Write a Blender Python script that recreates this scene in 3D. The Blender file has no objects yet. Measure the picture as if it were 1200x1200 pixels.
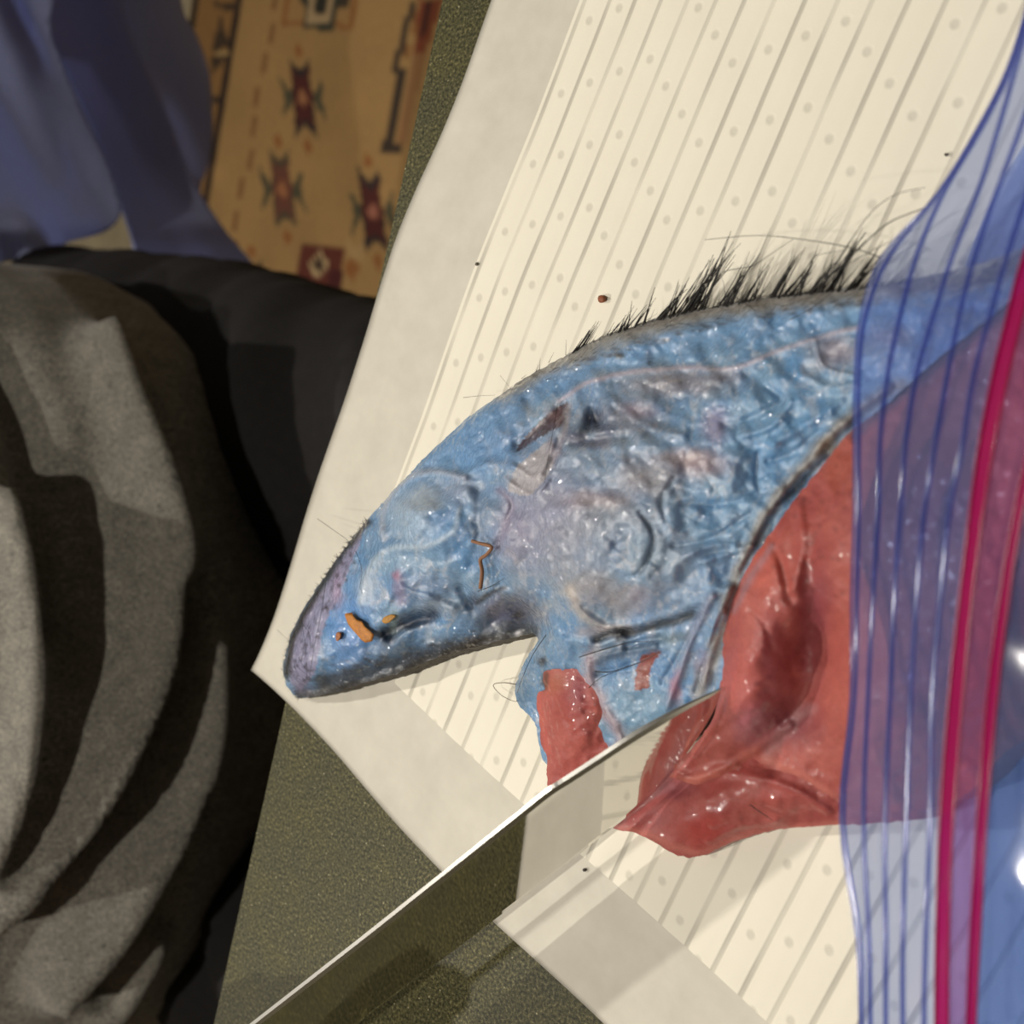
import bpy, bmesh, math, random
import numpy as np
from mathutils import Vector, Matrix
from mathutils.geometry import delaunay_2d_cdt
random.seed(7); RS = np.random.RandomState(11)
SC = bpy.context.scene; COL = SC.collection

# ------------------------------------------------------------------ camera
FPX = 1450.0; PITCH = math.radians(47.5); ROLL = math.radians(4.5); CH = 0.30
_c, _s = math.cos(PITCH), math.sin(PITCH)
Fv = np.array([-_c, 0, -_s]); Uv = np.array([-_s, 0, _c]); Rv = np.array([0, 1.0, 0])
DU = np.array([-math.cos(ROLL), -math.sin(ROLL)]); DR = np.array([math.sin(ROLL), -math.cos(ROLL)])
CAM = np.array([0, 0, CH])
cd = bpy.data.cameras.new('camera'); cam = bpy.data.objects.new('camera', cd); COL.objects.link(cam)
cd.sensor_width = 36; cd.lens = 36 * FPX / 1200.0; cd.clip_start = 0.01; cd.clip_end = 20
xr = Rv * DR[0] + Uv * DU[0]; yu = -(Rv * DR[1] + Uv * DU[1])
cam.matrix_world = Matrix(((xr[0], yu[0], -Fv[0], 0), (xr[1], yu[1], -Fv[1], 0), (xr[2], yu[2], -Fv[2], CH), (0, 0, 0, 1)))
cd.dof.use_dof = True; cd.dof.focus_distance = 0.385; cd.dof.aperture_fstop = 13.0
SC.camera = cam

# ------------------------------------------------------------------ world, lamps, exposure
w = bpy.data.worlds.new('world'); SC.world = w; w.use_nodes = True
w.node_tree.nodes['Background'].inputs[0].default_value = (1.0, 0.86, 0.70, 1)
w.node_tree.nodes['Background'].inputs[1].default_value = 0.055
def lamp(name, loc, power, size, col, target=(-0.32, 0, 0), spot=None):
    ld = bpy.data.lights.new(name, 'SPOT' if spot else 'POINT'); ld.energy = power; ld.color = col
    ld.shadow_soft_size = size
    o = bpy.data.objects.new(name, ld); COL.objects.link(o); o.location = loc
    d = Vector(target) - Vector(loc); o.rotation_euler = d.to_track_quat('-Z', 'Y').to_euler()
    if spot: ld.spot_size = math.radians(spot); ld.spot_blend = 0.6
    return o
lamp('ceiling_lamp', (-1.30, -0.72, 1.22), 46, 0.020, (1.0, 0.94, 0.85))
lamp('ceiling_lamp', (-1.30, 0.16, 1.20), 40, 0.022, (1.0, 0.94, 0.85))
lamp('ceiling_lamp', (-0.12, -0.35, 1.60), 40, 0.025, (1.0, 0.94, 0.85))
SC.view_settings.view_transform = 'Standard'; SC.view_settings.look = 'None'
SC.view_settings.exposure = 0.0; SC.view_settings.gamma = 1.0; SC.view_settings.use_curve_mapping = False

# ------------------------------------------------------------------ helpers
def lin(c):
    return tuple((x / 255 / 12.92 if x / 255 <= 0.04045 else ((x / 255 + 0.055) / 1.055) ** 2.4) for x in c)
def RAY(x, y):
    d0 = x - 600.0; d1 = y - 600.0
    u = d0 * DU[0] + d1 * DU[1]; r = d0 * DR[0] + d1 * DR[1]
    return np.stack([Fv[i] * FPX + Uv[i] * u + Rv[i] * r for i in range(3)], -1)
def PT(x, y, z):
    """point of the photograph's pixel (x, y) on the horizontal plane of height z"""
    x, y, z = np.broadcast_arrays(np.asarray(x, float), np.asarray(y, float), np.asarray(z, float))
    r = RAY(x, y); k = (z - CH) / r[..., 2]
    return CAM + r * k[..., None]
def PX(P):
    v = np.asarray(P, float) - CAM; k = FPX / (v @ Fv); u = (v @ Uv) * k; r = (v @ Rv) * k
    return np.stack([600 + u * DU[0] + r * DR[0], 600 + u * DU[1] + r * DR[1]], -1)
def PTX(x, y, X):
    """pixel on the vertical plane at world X"""
    x, y, X = np.broadcast_arrays(np.asarray(x, float), np.asarray(y, float), np.asarray(X, float))
    r = RAY(x, y); k = X / r[..., 0]
    return CAM + r * k[..., None]
def hash2(ix, iy, seed):
    n = (ix.astype(np.int64) * 374761393 + iy.astype(np.int64) * 668265263 + seed * 974634777) & 0x7fffffff
    n = ((n ^ (n >> 13)) * 1274126177) & 0x7fffffff
    n = (n ^ (n >> 16)) & 0xffff
    return n / 65535.0
def vnoise(x, y, seed=0):
    ix = np.floor(x); iy = np.floor(y); fx = x - ix; fy = y - iy
    fx = fx * fx * (3 - 2 * fx); fy = fy * fy * (3 - 2 * fy)
    a = hash2(ix, iy, seed); b = hash2(ix + 1, iy, seed); c = hash2(ix, iy + 1, seed); d = hash2(ix + 1, iy + 1, seed)
    return (a * (1 - fx) + b * fx) * (1 - fy) + (c * (1 - fx) + d * fx) * fy
def fbm(x, y, seed=0, octv=4):
    s = 0; a = 1.0; t = 0
    for i in range(octv):
        s = s + a * vnoise(x * 2 ** i + 17.3 * i, y * 2 ** i - 9.1 * i, seed + i * 7); t += a; a *= 0.5
    return s / t * 2 - 1
def seg_dist(x, y, pts):
    best = np.full(x.shape, 1e9); tt = np.zeros(x.shape); n = len(pts) - 1
    for i in range(n):
        ax, ay = pts[i]; bx, by = pts[i + 1]; dx, dy = bx - ax, by - ay
        k = np.clip(((x - ax) * dx + (y - ay) * dy) / (dx * dx + dy * dy + 1e-9), 0, 1)
        d = np.hypot(x - ax - k * dx, y - ay - k * dy)
        m = d < best; best = np.where(m, d, best); tt = np.where(m, (i + k) / n, tt)
    return best, tt
def inside(x, y, poly):
    r = np.zeros(x.shape, bool); n = len(poly); j = n - 1
    for i in range(n):
        xi, yi = poly[i]; xj, yj = poly[j]
        if yi != yj:
            c = ((yi > y) != (yj > y)) & (x < (xj - xi) * (y - yi) / (yj - yi) + xi); r ^= c
        j = i
    return r
def smooth_line(pts, n=8, closed=False):
    P = [np.array(p, float) for p in pts]; out = []; m = len(P)
    rng = range(m) if closed else range(m - 1)
    for i in rng:
        if closed: a, b, c, d = P[(i - 1) % m], P[i], P[(i + 1) % m], P[(i + 2) % m]
        else: a, b, c, d = P[max(i - 1, 0)], P[i], P[i + 1], P[min(i + 2, m - 1)]
        for k in range(n):
            t = k / n
            out.append(0.5 * ((2 * b) + (c - a) * t + (2 * a - 5 * b + 4 * c - d) * t * t + (3 * b - a - 3 * c + d) * t ** 3))
    if not closed: out.append(P[-1])
    return np.array(out)
def tps(ctrl):
    C = np.array(ctrl, float); n = len(C); X = C[:, :2] / 100.0
    def K(r2): return np.where(r2 > 1e-12, 0.5 * r2 * np.log(r2 + 1e-12), 0)
    r2 = ((X[:, None] - X[None]) ** 2).sum(-1)
    A = np.zeros((n + 3, n + 3)); A[:n, :n] = K(r2) + np.eye(n) * 0.003; A[:n, n] = 1; A[:n, n + 1:] = X; A[n, :n] = 1; A[n + 1:, :n] = X.T
    b = np.zeros(n + 3); b[:n] = C[:, 2]; s = np.linalg.solve(A, b)
    def fn(x, y):
        x = np.asarray(x) / 100.0; y = np.asarray(y) / 100.0
        o = s[n] + s[n + 1] * x + s[n + 2] * y
        for i in range(n): o = o + s[i] * K((x - X[i, 0]) ** 2 + (y - X[i, 1]) ** 2)
        return o
    return fn
def mesh_obj(name, verts, faces, mat=None, parent=None, smooth=True, cols=None):
    me = bpy.data.meshes.new(name)
    me.from_pydata([tuple(v) for v in verts], [], [tuple(int(i) for i in f) for f in faces]); me.update()
    if smooth: me.polygons.foreach_set('use_smooth', [True] * len(me.polygons))
    if cols is not None:
        at = me.color_attributes.new('tint', 'FLOAT_COLOR', 'POINT')
        c = np.ones((len(verts), 4), np.float32); c[:, :cols.shape[1]] = cols
        at.data.foreach_set('color', c.ravel())
    o = bpy.data.objects.new(name, me); COL.objects.link(o)
    if mat: me.materials.append(mat)
    if parent: o.parent = parent
    return o
def tag(o, label=None, cat=None, group=None, kind=None):
    if label: o['label'] = label
    if cat: o['category'] = cat
    if group: o['group'] = group
    if kind: o['kind'] = kind
    return o
def empty(name, loc, label, cat, group=None):
    o = bpy.data.objects.new(name, None); COL.objects.link(o); o.location = loc; o.empty_display_size = 0.02
    bpy.context.view_layer.update(); return tag(o, label, cat, group)
def adopt(o, par):
    o.parent = par; o.matrix_parent_inverse = par.matrix_world.inverted(); return o
def tube(paths, sides=4):
    """paths: list of (points, radii); returns verts, faces of tapered tubes"""
    V = []; Fc = []
    for pts, rad in paths:
        pts = np.array(pts, float); n = len(pts); rad = np.broadcast_to(rad, n) if np.ndim(rad) == 0 else np.array(rad)
        T = np.gradient(pts, axis=0); T /= np.linalg.norm(T, axis=1)[:, None] + 1e-12
        up = np.array([0, 0, 1.0]); 
        if abs(T[0] @ up) > 0.9: up = np.array([1.0, 0, 0])
        b0 = len(V)
        for i in range(n):
            a = np.cross(T[i], up); a /= np.linalg.norm(a) + 1e-12; b = np.cross(a, T[i])
            for k in range(sides):
                th = 2 * math.pi * k / sides
                V.append(pts[i] + (a * math.cos(th) + b * math.sin(th)) * rad[i])
        for i in range(n - 1):
            for k in range(sides):
                k2 = (k + 1) % sides
                Fc.append((b0 + i * sides + k, b0 + i * sides + k2, b0 + (i + 1) * sides + k2, b0 + (i + 1) * sides + k))
        Fc.append(tuple(b0 + k for k in range(sides))[::-1]); Fc.append(tuple(b0 + (n - 1) * sides + k for k in range(sides)))
    return V, Fc
def grid_faces(nu, nv, off=0):
    i = np.arange(nu - 1)[:, None] * nv + np.arange(nv - 1)[None]
    i = i.ravel() + off
    return np.stack([i, i + nv, i + nv + 1, i + 1], 1)
def slab_box(name, x0, x1, y0, y1, z0, z1, mat, bev=0.003, parent=None):
    bm = bmesh.new(); bmesh.ops.create_cube(bm, size=1)
    for v in bm.verts:
        v.co = Vector(((x0 + x1) / 2 + v.co.x * (x1 - x0), (y0 + y1) / 2 + v.co.y * (y1 - y0), (z0 + z1) / 2 + v.co.z * (z1 - z0)))
    bmesh.ops.bevel(bm, geom=bm.edges[:], offset=bev, segments=3, affect='EDGES')
    me = bpy.data.meshes.new(name); bm.to_mesh(me); bm.free()
    o = bpy.data.objects.new(name, me); COL.objects.link(o); me.materials.append(mat)
    if parent: o.parent = parent
    return o

# ------------------------------------------------------------------ materials
class NT:
    def __init__(s, name):
        s.m = bpy.data.materials.new(name); s.m.use_nodes = True; s.t = s.m.node_tree; s.n = s.t.nodes
        s.b = s.n['Principled BSDF']; s.out = s.n['Material Output']
    def add(s, typ, **kw):
        n = s.n.new(typ)
        for k, v in kw.items(): setattr(n, k, v)
        return n
    def link(s, a, b): s.t.links.new(a, b)
    def noise(s, scale, detail=3, rough=0.6, vec=None):
        n = s.add('ShaderNodeTexNoise'); n.inputs['Scale'].default_value = scale; n.inputs['Detail'].default_value = detail
        n.inputs['Roughness'].default_value = rough
        if vec is None:
            tc = s.add('ShaderNodeTexCoord'); vec = tc.outputs['Object']
        s.link(vec, n.inputs['Vector']); return n
    def ramp(s, fac, stops):
        r = s.add('ShaderNodeValToRGB'); s.link(fac, r.inputs[0]); e = r.color_ramp.elements
        while len(e) < len(stops): e.new(0.5)
        for i, (p, c) in enumerate(stops): e[i].position = p; e[i].color = (*c, 1)
        return r
    def mix(s, fac, a, b, mode='MIX'):
        m = s.add('ShaderNodeMix', data_type='RGBA', blend_type=mode)
        for sock, v in ((m.inputs[0], fac), (m.inputs[6], a), (m.inputs[7], b)):
            if hasattr(v, 'links'): s.link(v, sock)
            elif isinstance(v, (int, float)): sock.default_value = v
            else: sock.default_value = (*v, 1)
        return m.outputs[2]
    def math(s, op, a, b=None, c=None):
        m = s.add('ShaderNodeMath', operation=op)
        for i, v in enumerate((a, b, c)):
            if v is None: continue
            if hasattr(v, 'links'): s.link(v, m.inputs[i])
            else: m.inputs[i].default_value = v
        return m.outputs[0]
    def bump(s, h, strength, dist=0.001, normal=None):
        b = s.add('ShaderNodeBump'); b.inputs['Strength'].default_value = strength; b.inputs['Distance'].default_value = dist
        s.link(h, b.inputs['Height'])
        if normal: s.link(normal, b.inputs['Normal'])
        return b.outputs[0]
    def set(s, **kw):
        for k, v in kw.items():
            i = s.b.inputs[k.replace('_', ' ')]
            if hasattr(v, 'links'): s.link(v, i)
            elif isinstance(v, tuple) and len(v) == 3: i.default_value = (*v, 1)
            else: i.default_value = v
        return s
def simple(name, col, rough=0.6, **kw):
    t = NT(name); t.set(Base_Color=lin(col), Roughness=rough, **kw); return t.m

def mat_counter():
    t = NT('speckled_green_laminate')
    n1 = t.noise(900, 2, 0.7); n2 = t.noise(60, 4, 0.6); n3 = t.noise(2200, 1, 0.5)
    c = t.ramp(n1.outputs['Fac'], [(0.25, lin((22, 22, 14))), (0.42, lin((52, 52, 34))), (0.58, lin((84, 82, 56))), (0.75, lin((132, 124, 94)))])
    m = t.mix(t.ramp(n2.outputs['Fac'], [(0.35, (0, 0, 0)), (0.7, (1, 1, 1))]).outputs[0], c.outputs[0], (1.25, 1.2, 1.0), 'MULTIPLY')
    v = t.add('ShaderNodeTexVoronoi'); v.inputs['Scale'].default_value = 420
    tc = t.add('ShaderNodeTexCoord'); t.link(tc.outputs['Object'], v.inputs['Vector'])
    sp = t.ramp(v.outputs['Distance'], [(0.0, (1, 1, 1)), (0.16, (0, 0, 0))])
    hs = t.add('ShaderNodeSeparateColor'); t.link(v.outputs['Color'], hs.inputs[0])
    pick = t.math('GREATER_THAN', hs.outputs[0], 0.80)
    f = t.math('MULTIPLY', sp.outputs[0], pick)
    m2 = t.mix(f, m, lin((215, 205, 165)))
    t.set(Base_Color=m2, Roughness=0.5, Specular_IOR_Level=0.15); t.set(Normal=t.bump(n3.outputs['Fac'], 0.15, 0.0004))
    return t.m
M_COUNTER = mat_counter()

def mat_pad():
    t = NT('embossed_nonwoven')
    uv = t.add('ShaderNodeUVMap'); uv.uv_map = 'pad'     # u = across the channels (m), v = along them (m)
    sx = t.add('ShaderNodeSeparateXYZ'); t.link(uv.outputs[0], sx.inputs[0]); U, V = sx.outputs[0], sx.outputs[1]
    nv = t.noise(14, 2, 0.5, uv.outputs[0])
    wob = t.math('MULTIPLY', t.math('SUBTRACT', nv.outputs['Fac'], 0.5), 0.0016)
    a = t.math('DIVIDE', t.math('SUBTRACT', t.math('ADD', U, wob), 0.0427), 0.01016)
    fr = t.math('FRACT', t.math('ADD', a, 0.5)); d = t.math('ABSOLUTE', t.math('SUBTRACT', fr, 0.5))   # 0 at a channel
    line = t.add('ShaderNodeMapRange'); line.interpolation_type = 'SMOOTHSTEP'; t.link(d, line.inputs[0])
    line.inputs[1].default_value = 0.03; line.inputs[2].default_value = 0.115; line.inputs[3].default_value = 1; line.inputs[4].default_value = 0
    # broken strength along each channel
    k = t.math('FLOOR', t.math('ADD', a, 0.5))
    cb = t.add('ShaderNodeCombineXYZ'); t.link(t.math('MULTIPLY', k, 7.31), cb.inputs[0]); t.link(t.math('MULTIPLY', V, 26), cb.inputs[1])
    nd = t.add('ShaderNodeTexNoise'); nd.inputs['Scale'].default_value = 1.0; nd.inputs['Detail'].default_value = 1; t.link(cb.outputs[0], nd.inputs['Vector'])
    dash = t.add('ShaderNodeMapRange'); t.link(nd.outputs['Fac'], dash.inputs[0]); dash.inputs[1].default_value = 0.35; dash.inputs[2].default_value = 0.62
    dash.inputs[3].default_value = 0.35; dash.inputs[4].default_value = 1.0
    L = t.math('MULTIPLY', line.outputs[0], dash.outputs[0])
    # dots between the channels, marching up and down over six rows
    k0 = t.math('FLOOR', a); m6 = t.math('FLOORED_MODULO', k0, 6.0)
    tri = t.math('SUBTRACT', 3.0, t.math('ABSOLUTE', t.math('SUBTRACT', m6, 3.0)))
    vv = t.math('DIVIDE', t.math('SUBTRACT', V, t.math('ADD', t.math('MULTIPLY', tri, 0.006), 0.2220)), 0.0236)
    dv = t.math('MULTIPLY', t.math('SUBTRACT', t.math('FRACT', t.math('ADD', vv, 0.5)), 0.5), 0.0236)
    du = t.math('MULTIPLY', t.math('SUBTRACT', t.math('FRACT', a), 0.5), 0.01016)
    rr = t.math('SQRT', t.math('ADD', t.math('MULTIPLY', dv, dv), t.math('MULTIPLY', du, du)))
    dot = t.add('ShaderNodeMapRange'); dot.interpolation_type = 'SMOOTHSTEP'; t.link(rr, dot.inputs[0]); dot.inputs[1].default_value = 0.0006; dot.inputs[2].default_value = 0.0020
    dot.inputs[3].default_value = 0.55; dot.inputs[4].default_value = 0
    G = t.math('MAXIMUM', L, dot.outputs[0])
    inn = t.math('MULTIPLY', t.math('GREATER_THAN', U, 0.0405), t.math('GREATER_THAN', V, 0.0396))
    G = t.math('MULTIPLY', G, inn)
    nb = t.noise(70, 3, 0.6, uv.outputs[0]); nb2 = t.noise(1400, 2, 0.6, uv.outputs[0])
    marg = t.mix(nb.outputs['Fac'], lin((196, 191, 176)), lin((224, 219, 205)))
    core = t.mix(nb.outputs['Fac'], lin((238, 232, 214)), lin((244, 239, 222)))
    base = t.mix(inn, marg, core)
    col = t.mix(t.math('MULTIPLY', G, 0.44), base, lin((120, 116, 104)))
    hgt = t.math('SUBTRACT', t.math('MULTIPLY', nb2.outputs['Fac'], 0.12), G)
    t.set(Base_Color=col, Roughness=0.75); t.set(Normal=t.bump(hgt, 0.5, 0.0006))
    return t.m
M_PAD = mat_pad()

def mat_tissue(name, coat=1.0, rough=0.4, bs=0.35, scale=220, sss=0.08, gl=0.0022):
    t = NT(name); at = t.add('ShaderNodeAttribute'); at.attribute_name = 'tint'
    n = t.noise(scale, 1.0, 0.4); n2 = t.noise(scale * 4, 2, 0.6)
    v = t.mix(0.35, at.outputs['Color'], t.ramp(n2.outputs['Fac'], [(0.2, (0.5, 0.5, 0.5)), (0.8, (1.35, 1.35, 1.35))]).outputs[0], 'MULTIPLY')
    t.set(Base_Color=v, Roughness=rough, Coat_Weight=coat, Coat_Roughness=0.085)
    nr = t.bump(n.outputs['Fac'], bs, 0.0016); nr2 = t.bump(n2.outputs['Fac'], bs, 0.0003, nr)
    nf = t.noise(scale * 1.7, 1.0, 0.4); nc = t.bump(nf.outputs['Fac'], 1.0, gl * 0.35, t.bump(n.outputs['Fac'], 1.0, gl * 0.7))
    t.link(nr2, t.b.inputs['Normal']); t.link(nc, t.b.inputs['Coat Normal'])
    if sss:
        t.set(Subsurface_Weight=sss); t.b.inputs['Subsurface Radius'].default_value = (0.004, 0.003, 0.003); t.b.inputs['Subsurface Scale'].default_value = 1.0
    return t.m
M_BLUE = mat_tissue('wet_blue_tissue', 1.0, 0.42, 0.12, 380, 0.30, 0.0026); M_RED = mat_tissue('wet_red_tissue', 0.35, 0.55, 0.08, 300, 0.15, 0.0010)
M_SKIN = mat_tissue('dark_bristly_skin', 0.1, 0.75, 0.8, 500, 0)
M_HAIR = simple('black_hair', (22, 17, 13), 0.5)
M_HAIRB = simple('brown_hair', (70, 52, 34), 0.5)

def mat_steel():
    t = NT('polished_steel'); tc = t.add('ShaderNodeTexCoord')
    mp = t.add('ShaderNodeMapping'); mp.inputs['Scale'].default_value = (60, 60, 900); t.link(tc.outputs['Object'], mp.inputs[0])
    n = t.noise(1.0, 3, 0.6, mp.outputs[0])
    t.set(Base_Color=(0.84, 0.825, 0.79), Metallic=1.0, Roughness=0.05); t.set(Normal=t.bump(n.outputs['Fac'], 0.02, 0.0002))
    return t.m
M_STEEL = mat_steel()
M_EDGE = simple('ground_steel', (190, 188, 182), 0.34, Metallic=1.0)

def mat_bag(name, tint, body, fac, rough=0.12):
    t = NT(name); n = t.n; n.remove(t.b)
    tr = t.add('ShaderNodeBsdfTransparent'); tr.inputs[0].default_value = (*tint, 1)
    df = t.add('ShaderNodeBsdfDiffuse'); df.inputs[0].default_value = (*lin(body), 1)
    tl = t.add('ShaderNodeBsdfTranslucent'); tl.inputs[0].default_value = (*lin(body), 1)
    gl = t.add('ShaderNodeBsdfGlossy'); gl.inputs['Roughness'].default_value = rough; gl.inputs[0].default_value = (1, 1, 1, 1)
    m0 = t.add('ShaderNodeMixShader'); m0.inputs[0].default_value = 0.5; t.link(df.outputs[0], m0.inputs[1]); t.link(tl.outputs[0], m0.inputs[2])
    m1 = t.add('ShaderNodeMixShader'); m1.inputs[0].default_value = fac; t.link(tr.outputs[0], m1.inputs[1]); t.link(m0.outputs[0], m1.inputs[2])
    lw = t.add('ShaderNodeLayerWeight'); lw.inputs[0].default_value = 0.5; fr_ = t.math('MULTIPLY_ADD', t.math('POWER', lw.outputs['Facing'], 4.0), 0.5, 0.05)
    m2 = t.add('ShaderNodeMixShader'); t.link(fr_, m2.inputs[0]); t.link(m1.outputs[0], m2.inputs[1]); t.link(gl.outputs[0], m2.inputs[2])
    t.link(m2.outputs[0], t.out.inputs[0]); return t.m
M_BAG = mat_bag('clear_blue_film', (0.68, 0.77, 0.98), (140, 160, 228), 0.32)
M_BAG2 = mat_bag('clear_blue_film_double', (0.72, 0.82, 0.96), (110, 150, 215), 0.28)
M_RIDGE = mat_bag('blue_ridge_film', (0.66, 0.70, 0.92), (96, 112, 186), 0.26)
M_ZIP = mat_bag('magenta_zip_plastic', (0.72, 0.06, 0.36), (196, 22, 104), 0.82, 0.2)
M_ZIPP = mat_bag('pink_zip_film', (0.95, 0.72, 0.88), (215, 130, 195), 0.28, 0.2)

def mat_cloth(name, c1, c2, scale=900, stretch=(1, 1, 0.25), bs=0.3, rough=0.95, c3=None):
    t = NT(name); tc = t.add('ShaderNodeTexCoord')
    mp = t.add('ShaderNodeMapping'); mp.inputs['Scale'].default_value = stretch; t.link(tc.outputs['Object'], mp.inputs[0])
    n = t.noise(scale, 3, 0.7, mp.outputs[0]); n2 = t.noise(scale / 9, 3, 0.6, mp.outputs[0])
    a = t.ramp(n.outputs['Fac'], [(0.32, lin(c1)), (0.66, lin(c2))])
    m = t.mix(0.5, a.outputs[0], t.ramp(n2.outputs['Fac'], [(0.3, (0.6, 0.6, 0.6)), (0.7, (1.3, 1.3, 1.3))]).outputs[0], 'MULTIPLY')
    t.set(Base_Color=m, Roughness=rough, Sheen_Weight=0.15); t.set(Normal=t.bump(n.outputs['Fac'], bs, 0.0006)); return t.m
M_SHIRT = mat_cloth('grey_heather_knit', (62, 60, 58), (158, 153, 140))
M_TROUSER = mat_cloth('dark_grey_twill', (22, 20, 20), (34, 31, 31), 1400, (1, 1, 1), 0.2)
for _n in M_TROUSER.node_tree.nodes:
    if _n.type == 'BSDF_PRINCIPLED': _n.inputs['Sheen Weight'].default_value = 0
def mat_drape():
    t = NT('blue_nonwoven'); n = t.noise(260, 3, 0.6); 
    c = t.ramp(n.outputs['Fac'], [(0.3, lin((184, 190, 222))), (0.7, lin((200, 206, 234)))])
    t.set(Base_Color=c.outputs[0], Roughness=0.8); t.set(Normal=t.bump(n.outputs['Fac'], 0.15, 0.0006))
    tl = t.add('ShaderNodeBsdfTranslucent'); tl.inputs[0].default_value = (*lin((170, 182, 230)), 1)
    tp = t.add('ShaderNodeBsdfTransparent'); tp.inputs[0].default_value = (0.8, 0.85, 1, 1)
    m = t.add('ShaderNodeMixShader'); m.inputs[0].default_value = 0.48; t.link(t.b.outputs[0], m.inputs[1]); t.link(tl.outputs[0], m.inputs[2])
    m2 = t.add('ShaderNodeMixShader'); m2.inputs[0].default_value = 0.12; t.link(m.outputs[0], m2.inputs[1]); t.link(tp.outputs[0], m2.inputs[2])
    t.link(m2.outputs[0], t.out.inputs[0]); return t.m
M_DRAPE = mat_drape()
def mat_rug():
    t = NT('woven_wool'); at = t.add('ShaderNodeAttribute'); at.attribute_name = 'tint'
    n = t.noise(420, 2, 0.7)
    m = t.mix(0.6, at.outputs['Color'], t.ramp(n.outputs['Fac'], [(0.25, (0.55, 0.55, 0.55)), (0.75, (1.4, 1.4, 1.4))]).outputs[0], 'MULTIPLY')
    t.set(Base_Color=m, Roughness=0.95); t.set(Normal=t.bump(n.outputs['Fac'], 0.6, 0.003)); return t.m
M_RUG = mat_rug()
M_FLOOR = mat_cloth('beige_carpet', (120, 108, 84), (150, 138, 110), 300, (1, 1, 1), 0.6)
# ------------------------------------------------------------------ room shell
def carpet(name, loc, sx, sy, mat):
    nx, ny = 60, 60; X, Y = np.meshgrid(np.linspace(-sx, sx, nx), np.linspace(-sy, sy, ny), indexing='ij')
    Z = fbm(X * 9, Y * 9, 3) * 0.0015
    V = np.stack([X.ravel() + loc[0], Y.ravel() + loc[1], Z.ravel() + loc[2]], 1)
    return mesh_obj(name, V, grid_faces(nx, ny), mat)
FZ = -0.75
tag(carpet('floor', (-1.3, 0, FZ), 2.2, 2.2, M_FLOOR), 'beige carpet floor around the patterned rug', None, None, 'structure')

M_WALL = mat_cloth('painted_plaster', (150, 140, 122), (162, 152, 134), 120, (1, 1, 1), 0.1, 0.9)
for nm, a in (('wall_far', (-3.42, -3.36, -2.2, 2.2)), ('wall_left', (-3.36, 0.9, -2.26, -2.2)), ('wall_right', (-3.36, 0.9, 2.2, 2.26))):
    o = slab_box(nm, a[0], a[1], a[2], a[3], FZ, 1.75, M_WALL, .004); tag(o, None, None, None, 'structure')
o = slab_box('baseboard_far', -3.36, -3.345, -2.2, 2.2, FZ + .002, FZ + .10, M_WALL, .003); tag(o, None, None, None, 'structure')

# ------------------------------------------------------------------ table
edge = PT(np.array([510., 243.]), np.array([0., 1200.]), 0.0)
ed = edge[1] - edge[0]; ed[2] = 0; ed /= np.linalg.norm(ed)          # runs towards -Y
en = np.array([-ed[1], ed[0], 0.0])                                  # towards the camera side
if en[0] < 0: en = -en
tab = empty('table', (0, 0, FZ), 'dark green speckled table under the white absorbent pad', 'table')
def box_on(name, o, a0, a1, b0, b1, z0, z1, mat, bev=0.004):
    ob = slab_box(name, a0, a1, b0, b1, z0, z1, mat, bev)
    M = Matrix(((en[0], -ed[0], 0, o[0]), (en[1], -ed[1], 0, o[1]), (0, 0, 1, 0), (0, 0, 0, 1)))
    ob.data.transform(M); return ob
T0 = edge[0] + 0 * en
adopt(box_on('tabletop', T0, 0, 0.80, -0.95, 0.55, -0.03, 0.0, M_COUNTER), tab)
M_WOOD = mat_cloth('dark_stained_wood', (38, 24, 14), (62, 40, 24), 60, (1, 1, 0.1), 0.1, 0.5)
for a in (0.08, 0.72):
    for b in (-0.88, 0.48):
        adopt(box_on('leg', T0, a - 0.025, a + 0.025, b - 0.025, b + 0.025, FZ, -0.03, M_WOOD), tab)

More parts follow.
